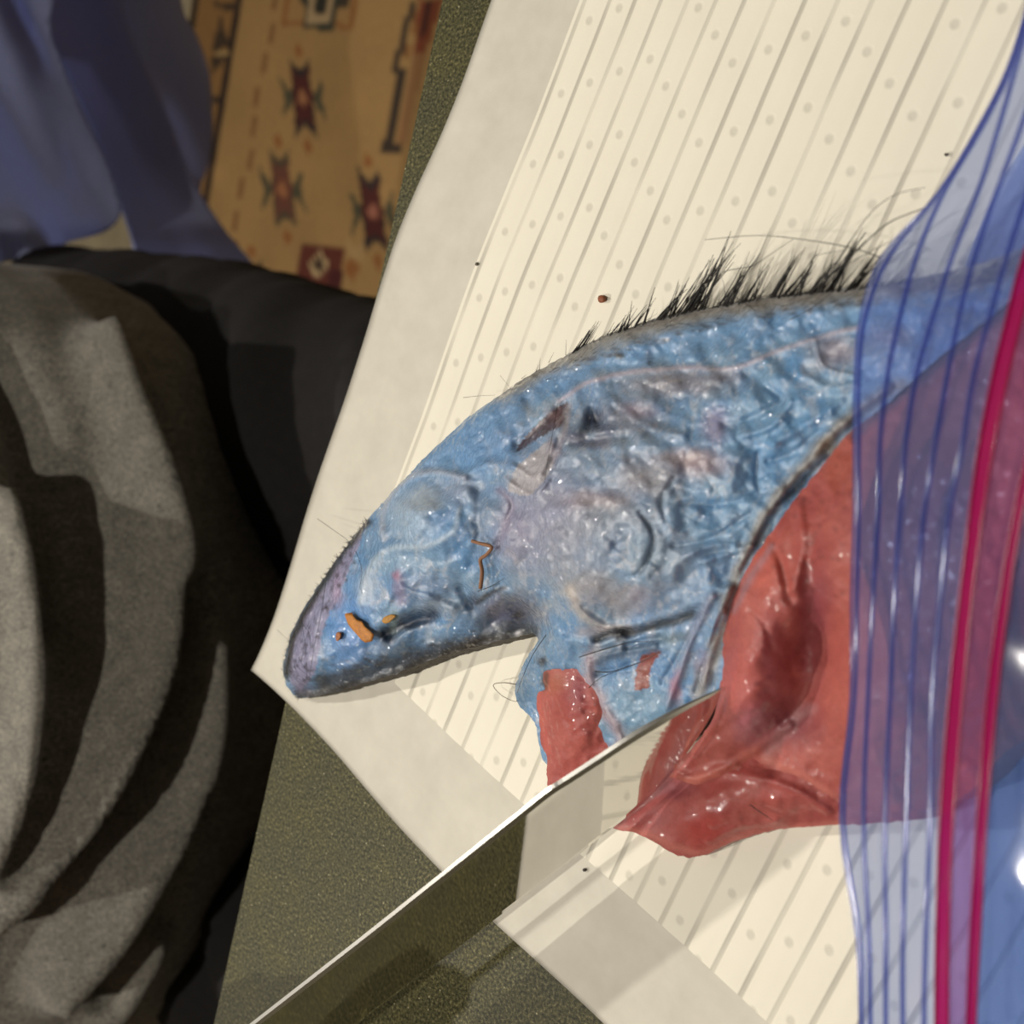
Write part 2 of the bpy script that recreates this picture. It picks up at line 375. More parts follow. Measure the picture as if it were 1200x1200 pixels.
# ------------------------------------------------------------------ pad
PO = PT(300., 783., 0.0); pa = math.radians(66.65)
ps = np.array([math.cos(pa), math.sin(pa), 0]); pt_ = np.array([ps[1], -ps[0], 0])
def build_pad():
    nu, nv = 200, 300; W, L = 0.58, 0.60
    u = np.linspace(0, W, nu); v = np.linspace(0, L, nv); U, V = np.meshgrid(u, v, indexing='ij')
    edge_wave = 0.0022 * np.sin(V * 24 + 0.6) + 0.0012 * np.sin(V * 61)
    Uw = U + edge_wave * np.exp(-U / 0.05)
    Vw = V + 0.0018 * np.sin(U * 37) * np.exp(-V / 0.04)
    Z = 0.0016 + 0.0010 * (fbm(U * 14, V * 14, 5, 3) + 0.6)
    a = (U - 0.0427) / 0.01016; d = np.abs((a + 0.5) % 1 - 0.5)
    inn = (U > 0.0405) & (V > 0.0396)
    Z = Z + np.where(inn, 0.0003 * (1 - np.exp(-(d / 0.12) ** 2)), 0)
    lip = np.exp(-U / 0.006) + np.exp(-V / 0.006)
    Z = Z + 0.0012 * lip * (0.5 + 0.5 * np.sin(V * 17 + U * 21))
    P = PO[None, None] + Uw[..., None] * pt_ + Vw[..., None] * ps; P[..., 2] = Z
    P = P.reshape(-1, 3); n = len(P); f = grid_faces(nu, nv).tolist()
    B = P.copy(); B[:, 2] = np.minimum(P[:, 2] - 0.0007, 0.0012)
    Vt = np.vstack([P, B]); f2 = [tuple(x[::-1]) for x in (np.array(f) + n)]
    ring = [i * nv for i in range(nu)] + [(nu - 1) * nv + j for j in range(1, nv)] + [i * nv + nv - 1 for i in range(nu - 2, -1, -1)] + [j for j in range(nv - 2, 0, -1)]
    sk = [(ring[i], ring[(i + 1) % len(ring)], ring[(i + 1) % len(ring)] + n, ring[i] + n) for i in range(len(ring))]
    o = mesh_obj('absorbent_pad', Vt, f + f2 + sk, M_PAD)
    uvl = o.data.uv_layers.new(name='pad'); li = np.zeros(len(o.data.loops), np.int32); o.data.loops.foreach_get('vertex_index', li)
    uu = np.stack([np.tile(U.ravel(), 2), np.tile(V.ravel(), 2)], 1)[li]; uvl.data.foreach_set('uv', uu.ravel().astype(np.float32))
    tag(o, 'white embossed absorbent pad with lined and dotted centre, lying on green table', 'absorbent pad')
build_pad()
PADZ = 0.0032

# ------------------------------------------------------------------ relief builder (surface sheets of the specimen)
def relief(name, outline, ctrl, strokes, mat, colfn, step=2.4, noise=(0.0012, 0.0005), nscale=(22, 7), parent=None, skirt=True, skmat=None, ragged=1.7, seed=1, zmin=PADZ):
    ol = smooth_line(outline, 6, True)
    pts = []
    for i in range(len(ol)):
        a, b = ol[i], ol[(i + 1) % len(ol)]; L = np.hypot(*(b - a)); k = max(1, int(L / (step * 1.1)))
        for j in range(k): pts.append(a + (b - a) * j / k)
    B = np.array(pts); nb = len(B)
    B = B + np.stack([fbm(B[:, 0] / 5, B[:, 1] / 5, seed + 40, 2), fbm(B[:, 0] / 5, B[:, 1] / 5, seed + 41, 2)], 1) * ragged
    x0, y0 = B.min(0); x1, y1 = B.max(0)
    gx, gy = np.meshgrid(np.arange(x0, x1, step), np.arange(y0, y1, step * 0.87), indexing='xy')
    gx = gx + (np.arange(gx.shape[0]) % 2)[:, None] * step / 2
    gx = gx.ravel() + RS.uniform(-.2, .2, gx.size) * step; gy = gy.ravel() + RS.uniform(-.2, .2, gy.size) * step
    m = inside(gx, gy, B.tolist()); gx, gy = gx[m], gy[m]
    d, _ = seg_dist(gx, gy, np.vstack([B, B[:1]])[::2].tolist()); m = d > step * 0.75; gx, gy = gx[m], gy[m]
    P2 = np.vstack([B, np.stack([gx, gy], 1)])
    res = delaunay_2d_cdt([Vector(p) for p in P2], [(i, (i + 1) % nb) for i in range(nb)], [], 1, 1e-4)
    V2 = np.array([list(v) for v in res[0]]); F2 = [list(f) for f in res[2]]
    x, y = V2[:, 0], V2[:, 1]
    z = tps(ctrl)(x, y)
    db, _ = seg_dist(x, y, np.vstack([B, B[:1]])[::2].tolist())
    fade = np.clip(db / 8, 0, 1)
    z = z + (noise[0] * fbm(x / nscale[0], y / nscale[0], seed, 2) + noise[1] * fbm(x / nscale[1], y / nscale[1], seed + 9, 2)) * fade
    for st in strokes:
        dd, tt = seg_dist(x, y, smooth_line(st[0], 4).tolist()); z = z + 0.75 * st[2] * np.exp(-(dd / st[1]) ** 2) * np.clip(db / 4, 0.2, 1)
    z = np.maximum(z, zmin)
    cols = colfn(x, y, db)
    P = PT(x, y, z)
    # keep faces turned to the camera
    f = []
    for q in F2:
        a, b, c = P[q[0]], P[q[1]], P[q[2]]
        if np.cross(b - a, c - a) @ (CAM - a) < 0: q = q[::-1]
        f.append(tuple(q))
    o = mesh_obj(name, P, f, mat, None, True, cols)
    if parent: adopt(o, parent)
    sk = None
    if skirt:
        cnt = {}
        for q in f:
            for i in range(len(q)):
                e = (q[i], q[(i + 1) % len(q)]); k = tuple(sorted(e)); cnt.setdefault(k, []).append(e)
        be = [v[0] for v in cnt.values() if len(v) == 1]; idx = sorted({i for e in be for i in e}); mp = {k: i for i, k in enumerate(idx)}; m = len(idx)
        T = P[idx]; rows = [T]
        cen = P[:, :2].mean(0)
        for k in range(1, 5):
            R = T.copy(); R[:, 2] = PADZ - 0.0006 + (T[:, 2] - PADZ) * (1 - k / 4); R[:, 2] = np.minimum(R[:, 2], T[:, 2])
            wob = fbm(T[:, 0] * 900 + k * 5, T[:, 1] * 900, 77 + k, 2) * 0.0008 * (k % 4 > 0)
            R[:, 0] += wob; R[:, 1] += wob; rows.append(R)
        VV = np.vstack(rows); ff = []
        for e in be:
            a, b = mp[e[0]], mp[e[1]]
            for k in range(4): ff.append((b + k * m, a + k * m, a + (k + 1) * m, b + (k + 1) * m))
        cc = np.tile(np.array(lin((50, 42, 32))) * 1.0, (len(VV), 1)) * (0.6 + 0.8 * vnoise(VV[:, 0] * 700, VV[:, 1] * 700, 4))[:, None]
        return o, (VV, ff, cc), V2, z
    return o, None, V2, z
def paint(base, layers, x, y, seed=3):
    """base: function -> colours; layers: ('b',x,y,rx,ry,col,strength) blobs, ('s',pts,width,col,strength) strokes, ('p',poly,col,strength)"""
    c = base.copy()
    wx = x + 5 * fbm(x / 16, y / 16, seed + 60, 3); wy = y + 5 * fbm(x / 16, y / 16, seed + 61, 3)
    for L in layers:
        if L[0] == 'b':
            _, bx, by, rx, ry, col, st = L; d = ((wx - bx) / rx) ** 2 + ((wy - by) / ry) ** 2; a = st * np.exp(-d ** 1.5)
        elif L[0] == 's':
            _, pts, wd, col, st = L; k = 0.35 if wd < 8 else 1.0
            d, _t = seg_dist(x + (wx - x) * k, y + (wy - y) * k, smooth_line(pts, 4).tolist()); a = st * np.exp(-(d / wd) ** 2.5)
        else:
            _, poly, col, st = L; a = st * inside(wx * 0.4 + x * 0.6, wy * 0.4 + y * 0.6, poly)
        c = c * (1 - a[:, None]) + np.array(lin(col)) * a[:, None]
    return c

# ------------------------------------------------------------------ the dissected specimen
SPEC = empty('dissected_specimen', tuple(PT(720., 620., PADZ)), 'dissected animal specimen with glossy blue-dyed tissue, red flesh and black bristles on white pad', 'specimen')
BLUE_OUT = [(332, 783), (338, 806), (352, 818), (380, 813), (415, 804), (450, 794), (485, 782), (525, 767), (565, 756), (600, 748), (622, 742),
    (630, 752), (620, 766), (610, 785), (604, 805), (607, 824), (619, 838), (628, 850), (632, 872), (638, 892), (652, 905), (700, 905), (760, 885),
    (810, 850), (846, 806), (852, 760), (860, 712), (880, 668), (908, 622), (938, 582), (965, 548), (995, 512), (1045, 468), (1100, 420), (1160, 372), (1215, 330), (1270, 300),
    (1270, 262), (1200, 290), (1150, 308), (1100, 320), (1055, 330), (1010, 336), (950, 342), (900, 348), (850, 356), (800, 366), (750, 379), (700, 397), (660, 418),
    (622, 439), (590, 460), (558, 482), (530, 506), (503, 531), (478, 557), (453, 584), (430, 610), (408, 637), (388, 664), (368, 694), (350, 724), (338, 752)]
BC = [(335, 785, .014), (350, 817, .009), (415, 803, .012), (485, 781, .0125), (565, 755, .013), (620, 742, .014), (345, 740, .015), (390, 665, .017), (453, 585, .019), (530, 507, .020),
    (622, 440, .020), (700, 398, .020), (800, 367, .021), (900, 349, .023), (1010, 337, .026), (1150, 309, .032), (1270, 262, .036),
    (360, 770, .020), (400, 740, .022), (450, 770, .018), (500, 745, .017), (440, 690, .026), (480, 600, .031), (520, 660, .030), (560, 570, .030), (590, 720, .018),
    (570, 500, .026), (650, 640, .040), (720, 600, .043), (760, 680, .040), (680, 700, .036), (800, 560, .040), (830, 640, .038), (700, 460, .030), (800, 440, .030), (900, 420, .031),
    (920, 500, .036), (980, 440, .034), (870, 600, .037), (905, 622, .034), (852, 715, .032), (965, 548, .034), (1045, 468, .037), (1160, 372, .042), (1100, 370, .040), (1270, 300, .042),
    (640, 760, .020), (606, 805, .010), (625, 850, .009), (640, 900, .007), (700, 900, .010), (690, 800, .019), (740, 740, .026), (790, 790, .024), (845, 800, .024), (712, 832, .0185), (722, 856, .0165), (732, 872, .015), (745, 850, .0175), (800, 845, .018), (660, 830, .015)]
BS = [  # (points, width, height)
    ([(655, 470), (690, 448), (740, 436), (800, 431), (860, 431), (910, 412), (960, 395), (1005, 384)], 5, .0010),
    ([(425, 612), (500, 530), (600, 462), (700, 415), (850, 378), (1000, 358)], 12, .0015),
    ([(607, 522), (640, 496), (664, 474)], 8, -.004), ([(600, 545), (625, 560), (640, 540), (652, 505), (665, 475)], 4, .0015), ([(590, 560), (622, 580), (640, 565), (660, 535)], 3, .001),
    ([(690, 500), (694, 482), (700, 495)], 7, -.004), ([(672, 520), (700, 515), (735, 512)], 6, -.0025), ([(720, 470), (760, 500), (800, 510)], 5, .0012),
    ([(420, 705), (432, 665), (455, 642), (500, 640), (530, 622), (536, 598)], 7, .0014), ([(445, 645), (450, 600), (470, 568), (505, 553), (545, 560)], 4, .0016), ([(480, 600), (490, 612), (478, 620)], 16, .003),
    ([(425, 708), (450, 712), (460, 690)], 4, .001), ([(540, 560), (570, 545), (600, 548)], 5, .0015), ([(585, 572), (600, 590), (590, 620), (580, 640)], 3, -.0012), ([(560, 575), (562, 620), (555, 660)], 7, -.002),
    ([(455, 742), (480, 728), (505, 724)], 8, -.0045), ([(470, 690), (500, 700), (530, 712)], 6, .002), ([(540, 690), (555, 710), (575, 700)], 6, -.003), ([(570, 730), (600, 715), (625, 722)], 10, -.002),
    ([(580, 690), (620, 706), (650, 735), (668, 765)], 5, .0018), ([(640, 650), (655, 690), (690, 725), (730, 745)], 4, .001), ([(665, 690), (680, 715), (710, 735), (750, 733)], 5, .0014),
    ([(700, 750), (722, 741), (745, 742), (775, 732), (812, 720)], 5, -.003), ([(720, 735), (760, 728), (800, 715), (850, 690)], 7, .002), ([(735, 758), (752, 752), (775, 748)], 5, -.003),
    ([(750, 600), (766, 630), (752, 668), (735, 676)], 3, -.0012), ([(780, 610), (775, 585), (790, 560)], 3, -.001), ([(790, 640), (820, 635), (850, 622), (880, 600)], 4, -.0016), ([(800, 655), (830, 640), (860, 640)], 5, .002),
    ([(800, 590), (850, 590), (900, 575)], 4, -.0014), ([(850, 500), (880, 490), (915, 470), (900, 455)], 5, -.0018), ([(870, 510), (905, 498), (925, 470)], 5, .0018), ([(940, 440), (975, 455), (1000, 450)], 5, .0015), ([(955, 400), (965, 430), (1000, 440)], 3, .0012),
    ([(888, 530), (886, 560), (890, 575)], 3, -.001), ([(905, 520), (940, 500), (985, 470)], 6, .0015), ([(820, 660), (850, 650), (880, 640)], 4, .0015), ([(900, 540), (930, 530), (960, 505)], 4, -.0015),
    ([(1050, 462), (990, 508), (945, 560), (905, 606), (870, 668)], 4, -.001), ([(1040, 455), (982, 500), (935, 552), (897, 605), (862, 675), (848, 720)], 7, .002),
    ([(835, 700), (812, 740), (795, 790), (780, 830)], 5, .0028), ([(855, 690), (835, 740), (825, 800)], 6, .003), ([(820, 720), (800, 760), (775, 800)], 3, -.002), ([(845, 720), (828, 770), (815, 810)], 3, -.002),
    ([(700, 772), (735, 760), (765, 757)], 7, .002), ([(700, 790), (740, 778), (772, 765)], 3, -.002), ([(690, 775), (692, 800), (715, 840), (728, 868)], 5, .0018), ([(650, 745), (690, 755), (720, 750)], 5, .0015),
    ([(625, 760), (612, 800), (625, 845)], 4, .001), ([(370, 800), (360, 760), (385, 700), (420, 650)], 4, .0008)]
def blue_col(x, y, db):
    qx = x + 14 * fbm(x / 26, y / 26, 70, 3); qy = y + 14 * fbm(x / 26, y / 26, 71, 3); n1 = fbm(x / 30, y / 30, 21, 4); n2 = fbm(qx / 8, qy / 14, 22, 4); n3 = fbm(x / 60, y / 60, 23, 3)
    A = np.array(lin((126, 160, 190))); Bc = np.array(lin((96, 144, 190))); G = np.array(lin((150, 156, 166))); Lc = np.array(lin((184, 188, 198)))
    k = np.clip(0.5 + n1 * 1.3, 0, 1)[:, None]; c = A * (1 - k) + Bc * k
    k = (np.clip((n3 + 0.05) * 2.2, 0, 1) * np.exp(-(((x - 720) / 150) ** 2 + ((y - 600) / 130) ** 2)))[:, None]; c = c * (1 - k * .8) + G * k * .8
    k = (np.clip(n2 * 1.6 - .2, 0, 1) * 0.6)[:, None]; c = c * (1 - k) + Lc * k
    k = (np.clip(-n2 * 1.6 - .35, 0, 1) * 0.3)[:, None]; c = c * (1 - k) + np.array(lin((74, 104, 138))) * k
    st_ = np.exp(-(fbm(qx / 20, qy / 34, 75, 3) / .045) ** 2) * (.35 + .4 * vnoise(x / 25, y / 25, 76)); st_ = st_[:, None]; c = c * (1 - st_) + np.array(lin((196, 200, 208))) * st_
    Ls = [
     ('b', 700, 560, 110, 100, (140, 150, 165), .55), ('b', 640, 600, 45, 60, (146, 142, 168), .55), ('b', 600, 630, 25, 40, (150, 135, 160), .5), ('b', 670, 650, 60, 40, (150, 150, 160), .5),
     ('b', 910, 500, 80, 60, (100, 150, 190), .45), ('b', 870, 610, 60, 50, (116, 158, 190), .4), ('b', 560, 520, 60, 30, (98, 146, 198), .6), ('b', 410, 740, 30, 60, (92, 144, 206), .85), ('b', 520, 610, 30, 40, (96, 146, 196), .7), ('b', 500, 760, 90, 14, (74, 96, 122), .6),
     ('s', [(405, 650), (440, 600), (520, 525), (620, 455), (720, 416), (850, 388), (1000, 368), (1120, 345)], 20, (104, 148, 192), .7),
     ('s', [(590, 455), (640, 428), (700, 400), (760, 380), (850, 360), (950, 346), (1050, 336), (1200, 300)], 15, (156, 148, 134), .85),
     ('s', [(740, 384), (850, 360), (950, 345), (1050, 332)], 5, (84, 72, 60), .35), ('s', [(1050, 335), (1130, 330), (1200, 305), (1270, 275)], 12, (92, 86, 92), .8),
     ('b', 790, 450, 70, 18, (132, 124, 128), .8), ('b', 850, 440, 20, 10, (130, 118, 124), .5), ('b', 978, 412, 30, 20, (138, 128, 140), .85), ('b', 1040, 395, 30, 14, (124, 112, 124), .6),
     ('b', 735, 490, 50, 22, (120, 118, 130), .6), ('b', 820, 545, 36, 16, (172, 148, 148), .7), ('b', 838, 500, 16, 24, (150, 120, 150), .5), ('b', 750, 480, 22, 10, (150, 120, 130), .4), ('b', 700, 585, 40, 12, (182, 152, 146), .4), ('b', 755, 560, 36, 22, (176, 162, 158), .55), ('b', 800, 535, 40, 10, (190, 160, 150), .4),
     ('b', 690, 690, 34, 22, (168, 154, 146), .6), ('b', 735, 705, 30, 22, (170, 158, 158), .6), ('s', [(668, 690), (678, 715), (705, 735), (735, 738)], 7, (196, 182, 168), .6), ('b', 750, 700, 14, 10, (140, 136, 160), .5),
     ('b', 765, 650, 22, 26, (110, 138, 160), .6), ('s', [(753, 606), (767, 634), (750, 672)], 3, (80, 96, 116), .7),
     ('b', 702, 742, 30, 8, (182, 170, 172), .6), ('s', [(655, 470), (690, 448), (740, 436), (800, 431), (860, 431), (910, 412), (960, 395), (1005, 384)], 3, (190, 178, 188), .7),
     ('p', [(594, 575), (606, 545), (632, 525), (648, 512), (652, 535), (638, 565), (618, 582)], (176, 172, 176), .9), ('p', [(603, 528), (618, 508), (640, 488), (664, 470), (668, 480), (655, 500), (632, 512), (612, 528)], (70, 52, 58), .95), ('b', 648, 486, 7, 5, (120, 92, 96), .6), ('b', 655, 488, 12, 12, (100, 76, 80), .8), ('s', [(667, 476), (660, 510), (645, 545)], 4, (170, 165, 172), .8),
     ('b', 694, 492, 10, 13, (38, 44, 66), .95), ('b', 672, 512, 16, 10, (66, 60, 84), .8), ('b', 712, 505, 14, 10, (58, 72, 100), .7), ('b', 700, 518, 18, 7, (96, 84, 100), .6), ('b', 650, 525, 8, 20, (92, 84, 110), .5),
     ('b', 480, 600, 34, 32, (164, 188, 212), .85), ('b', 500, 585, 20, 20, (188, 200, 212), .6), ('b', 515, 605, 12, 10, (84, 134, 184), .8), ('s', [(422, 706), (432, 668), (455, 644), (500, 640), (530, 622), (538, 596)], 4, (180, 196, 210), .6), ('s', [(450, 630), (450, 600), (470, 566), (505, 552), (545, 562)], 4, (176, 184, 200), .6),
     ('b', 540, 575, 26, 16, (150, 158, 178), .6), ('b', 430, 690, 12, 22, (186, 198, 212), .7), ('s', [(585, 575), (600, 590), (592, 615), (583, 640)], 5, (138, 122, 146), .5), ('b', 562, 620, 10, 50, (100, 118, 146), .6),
     ('b', 470, 692, 8, 18, (150, 112, 140), .6), ('b', 465, 676, 5, 7, (164, 70, 86), .6), ('b', 500, 690, 34, 20, (126, 146, 176), .6), ('b', 520, 712, 26, 12, (146, 158, 172), .6),
     ('s', [(453, 746), (478, 730), (505, 722)], 9, (22, 34, 52), .97), ('b', 485, 722, 26, 8, (60, 92, 128), .5), ('b', 462, 728, 6, 14, (140, 160, 160), .8), ('b', 555, 700, 10, 10, (46, 60, 84), .7),
     ('b', 596, 718, 44, 26, (58, 62, 88), .95), ('b', 606, 720, 7, 6, (24, 26, 36), .9), ('b', 585, 735, 30, 8, (60, 68, 84), .7), ('s', [(560, 705), (575, 695), (592, 688)], 3, (24, 28, 36), .8), ('b', 580, 710, 10, 14, (120, 116, 136), .4),
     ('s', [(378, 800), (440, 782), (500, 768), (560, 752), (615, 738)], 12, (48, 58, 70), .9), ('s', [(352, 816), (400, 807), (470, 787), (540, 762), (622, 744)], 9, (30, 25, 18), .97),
     ('p', [(340, 800), (338, 760), (360, 715), (398, 660), (430, 612), (420, 640), (400, 690), (378, 740), (368, 790), (352, 812)], (150, 146, 176), .9), ('s', [(336, 790), (342, 750), (365, 705), (400, 650), (430, 612)], 5.5, (36, 30, 22), .95),
     ('b', 352, 806, 14, 10, (96, 92, 112), .6), ('b', 395, 690, 6, 22, (164, 140, 168), .6),
     ('s', [(700, 750), (722, 740), (745, 741), (775, 731), (795, 728), (812, 720)], 5, (50, 50, 48), .85), ('b', 727, 745, 10, 7, (24, 28, 38), .95), ('b', 745, 738, 12, 6, (100, 88, 82), .5), ('b', 790, 748, 26, 6, (90, 104, 106), .6),
     ('b', 640, 790, 36, 40, (96, 134, 168), .6), ('b', 740, 845, 60, 36, (112, 150, 178), .85), ('s', [(702, 772), (735, 760), (768, 757)], 8, (66, 94, 122), .9), ('b', 700, 765, 10, 10, (150, 150, 160), .5),
     ('s', [(690, 770), (694, 805), (715, 842), (728, 868), (720, 885)], 8, (168, 150, 158), .85), ('b', 745, 862, 16, 12, (130, 134, 138), .6), ('p', [(751, 768), (775, 763), (762, 785), (760, 808), (744, 808), (746, 785)], (146, 74, 58), .95),
     ('s', [(835, 700), (814, 740), (797, 790), (785, 822)], 7, (146, 150, 172), .7), ('s', [(848, 735), (836, 770), (822, 812)], 10, (160, 156, 150), .85), ('b', 792, 806, 7, 18, (176, 120, 142), .75), ('s', [(855, 690), (840, 720), (815, 760)], 8, (104, 146, 186), .6), ('b', 822, 775, 10, 18, (160, 140, 158), .5),
     ('s', [(1060, 450), (1040, 458), (985, 500), (938, 552), (900, 600), (866, 668), (852, 715)], 9, (134, 130, 124), .9), ('s', [(1060, 466), (1000, 507), (960, 545), (935, 572), (912, 590)], 3, (40, 44, 52), .8), ('s', [(912, 590), (890, 630), (868, 668)], 3, (82, 80, 92), .6), ('b', 965, 520, 16, 12, (140, 122, 96), .6),
     ('b', 613, 812, 12, 24, (84, 116, 142), .7), ('s', [(640, 790), (638, 800)], 5, (40, 36, 30), .9), ('b', 634, 776, 6, 6, (24, 28, 34), .9), ('b', 725, 414, 7, 4, (62, 56, 46), .9), ('b', 760, 425, 4, 2.5, (40, 60, 84), .8)]
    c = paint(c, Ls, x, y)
    # dark specks on the skin of the tip and along the lower lip
    rr = np.random.RandomState(5)
    for i in range(60):
        t = rr.rand(); ax = 345 + 62 * t + rr.normal(0, 5); ay = 800 - 150 * t + rr.normal(0, 6) - 4
        a = np.exp(-(((x - ax) / rr.uniform(1, 2)) ** 2 + ((y - ay) / rr.uniform(1.2, 3)) ** 2)); c = c * (1 - .85 * a[:, None]) + .85 * a[:, None] * np.array(lin((50, 44, 60)))
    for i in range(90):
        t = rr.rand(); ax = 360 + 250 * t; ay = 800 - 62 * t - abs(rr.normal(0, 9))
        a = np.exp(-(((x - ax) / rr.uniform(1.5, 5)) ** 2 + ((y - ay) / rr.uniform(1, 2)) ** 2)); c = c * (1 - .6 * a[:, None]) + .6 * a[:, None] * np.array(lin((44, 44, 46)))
    for i in range(70):
        t = rr.rand(); ax = 600 + 440 * t; ay = 452 - 100 * math.sin(t * 1.35) - 4 + rr.normal(0, 3)
        a = np.exp(-(((x - ax) / rr.uniform(2, 6)) ** 2 + ((y - ay) / rr.uniform(.8, 1.8)) ** 2)); c = c * (1 - .6 * a[:, None]) + .6 * a[:, None] * np.array(lin((70, 58, 46)))
    return c
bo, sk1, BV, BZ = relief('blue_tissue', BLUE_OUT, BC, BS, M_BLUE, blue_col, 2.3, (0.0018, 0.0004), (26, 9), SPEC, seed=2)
sp = mesh_obj('outer_skin', sk1[0], sk1[1], M_SKIN, None, True, sk1[2]); adopt(sp, SPEC); sp['label'] = 'thin dark bristly skin around the underside'
BH = tps(BC)

RED_UP = [(1000, 503), (975, 532), (950, 562), (922, 598), (895, 636), (872, 672), (855, 708), (848, 745), (847, 785), (842, 812), (835, 842), (815, 872), (790, 900), (784, 909),
    (800, 915), (820, 919), (845, 910), (872, 900), (905, 902), (935, 910), (965, 928), (1000, 948), (1040, 952), (1100, 945), (1140, 925), (1180, 880), (1240, 840), (1300, 760), (1300, 400), (1270, 302), (1215, 333), (1160, 376), (1100, 424), (1045, 472)]
RC = [(1000, 505, .037), (922, 598, .036), (872, 672, .034), (847, 745, .029), (845, 800, .028), (836, 832, .024), (816, 866, .019), (796, 892, .0155), (784, 909, .013), (820, 918, .015), (872, 900, .017), (935, 910, .020), (1000, 948, .018), (1100, 945, .018), (1180, 880, .022), (1300, 760, .030), (1300, 400, .042), (1270, 302, .043), (1160, 376, .044), (1045, 472, .039),
    (890, 700, .041), (880, 760, .041), (865, 830, .034), (930, 640, .043), (945, 760, .029), (930, 840, .025), (990, 700, .044), (1000, 820, .037), (980, 600, .045), (1080, 560, .052), (1080, 700, .052), (1080, 840, .040), (1180, 600, .052), (1180, 760, .044), (1240, 500, .048)]
RS_ = [([(945, 650), (952, 700), (955, 760), (940, 820), (905, 865), (880, 890)], 20, -.0045), ([(900, 620), (915, 660), (925, 700)], 6, -.002), ([(935, 590), (940, 640), (932, 690)], 7, .002),
    ([(790, 905), (815, 912), (850, 900), (890, 875), (925, 850)], 6, .0022), ([(868, 700), (862, 760), (855, 820), (820, 880)], 10, .002), ([(880, 715), (895, 730), (905, 760)], 4, -.0012), ([(800, 890), (840, 860), (870, 840)], 5, -.0012)]
def red_col(x, y, db):
    n1 = fbm(x / 34, y / 34, 31, 4); n2 = fbm(x / 10, y / 10, 32, 3)
    A = np.array(lin((176, 92, 84))); Bc = np.array(lin((160, 74, 68))); k = np.clip(.5 + n1 * 1.3, 0, 1)[:, None]; c = A * (1 - k) + Bc * k
    k = (np.clip(n2, 0, 1) * .35)[:, None]; c = c * (1 - k) + np.array(lin((206, 116, 98))) * k
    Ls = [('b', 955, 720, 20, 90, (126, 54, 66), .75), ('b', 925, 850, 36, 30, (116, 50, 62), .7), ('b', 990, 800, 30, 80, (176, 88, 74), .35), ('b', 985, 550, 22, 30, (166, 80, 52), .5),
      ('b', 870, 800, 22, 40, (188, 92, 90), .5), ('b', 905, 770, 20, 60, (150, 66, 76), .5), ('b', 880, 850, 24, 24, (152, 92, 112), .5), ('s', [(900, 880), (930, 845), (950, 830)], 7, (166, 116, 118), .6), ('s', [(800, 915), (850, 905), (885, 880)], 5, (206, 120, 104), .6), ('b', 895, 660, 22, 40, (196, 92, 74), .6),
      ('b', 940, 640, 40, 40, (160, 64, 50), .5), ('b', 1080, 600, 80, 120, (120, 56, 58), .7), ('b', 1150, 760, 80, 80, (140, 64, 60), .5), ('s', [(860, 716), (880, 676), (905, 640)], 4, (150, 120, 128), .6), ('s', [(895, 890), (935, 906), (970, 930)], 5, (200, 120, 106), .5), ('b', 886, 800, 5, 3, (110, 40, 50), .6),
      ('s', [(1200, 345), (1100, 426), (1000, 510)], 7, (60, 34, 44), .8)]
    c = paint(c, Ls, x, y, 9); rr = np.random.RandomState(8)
    for i in range(70):
        ax, ay = rr.uniform(900, 1000), rr.uniform(540, 700); r = rr.uniform(1.2, 2.6)
        a = .6 * np.exp(-(((x - ax) / r) ** 2 + ((y - ay) / r) ** 2)); c = c * (1 - a[:, None]) + a[:, None] * np.array(lin((96, 40, 34)))
    return c
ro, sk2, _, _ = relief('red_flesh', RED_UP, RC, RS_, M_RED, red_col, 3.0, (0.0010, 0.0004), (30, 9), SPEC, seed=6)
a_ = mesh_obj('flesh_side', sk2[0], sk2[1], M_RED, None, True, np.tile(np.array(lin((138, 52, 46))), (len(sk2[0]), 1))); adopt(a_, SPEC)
RED_LO = [(716, 967), (745, 976), (768, 988), (800, 1004), (826, 1001), (850, 990), (880, 980), (920, 971), (960, 968), (1000, 966), (1060, 962), (1110, 950), (1110, 900), (1000, 900), (930, 870), (860, 870), (800, 885), (785, 905), (755, 936)]
LC = [(716, 967, .008), (768, 987, .008), (800, 1003, .008), (850, 990, .008), (920, 971, .009), (1000, 966, .010), (1110, 950, .010), (1110, 900, .012), (1000, 900, .013), (930, 870, .014), (860, 870, .013), (785, 905, .009), (755, 936, .008), (735, 953, .008), (850, 950, .017), (800, 960, .014), (920, 940, .016), (780, 930, .010)]
LS = [([(790, 925), (760, 940), (730, 960)], 6, -.0012), ([(830, 985), (870, 968), (910, 962)], 4, .0012), ([(850, 905), (890, 912), (930, 925), (970, 950)], 5, .0012)]
def lo_col(x, y, db):
    n1 = fbm(x / 30, y / 30, 41, 4); n2 = fbm(x / 9, y / 9, 42, 3); A = np.array(lin((172, 84, 78))); Bc = np.array(lin((154, 66, 62))); k = np.clip(.5 + n1 * 1.4, 0, 1)[:, None]; c = A * (1 - k) + Bc * k
    Ls = [('b', 790, 925, 34, 16, (112, 44, 56), .75), ('b', 825, 975, 26, 22, (176, 54, 50), .6), ('s', [(716, 968), (760, 978), (800, 996), (830, 998), (880, 978), (1000, 964)], 5, (196, 116, 104), .6), ('b', 860, 930, 50, 18, (168, 76, 66), .4), ('b', 770, 955, 20, 14, (158, 84, 86), .6)]
    return paint(c, Ls, x, y, 12)
lo, sk3, _, _ = relief('red_flap', RED_LO, LC, LS, M_RED, lo_col, 3.0, (0.0008, 0.0003), (26, 9), SPEC, seed=8)
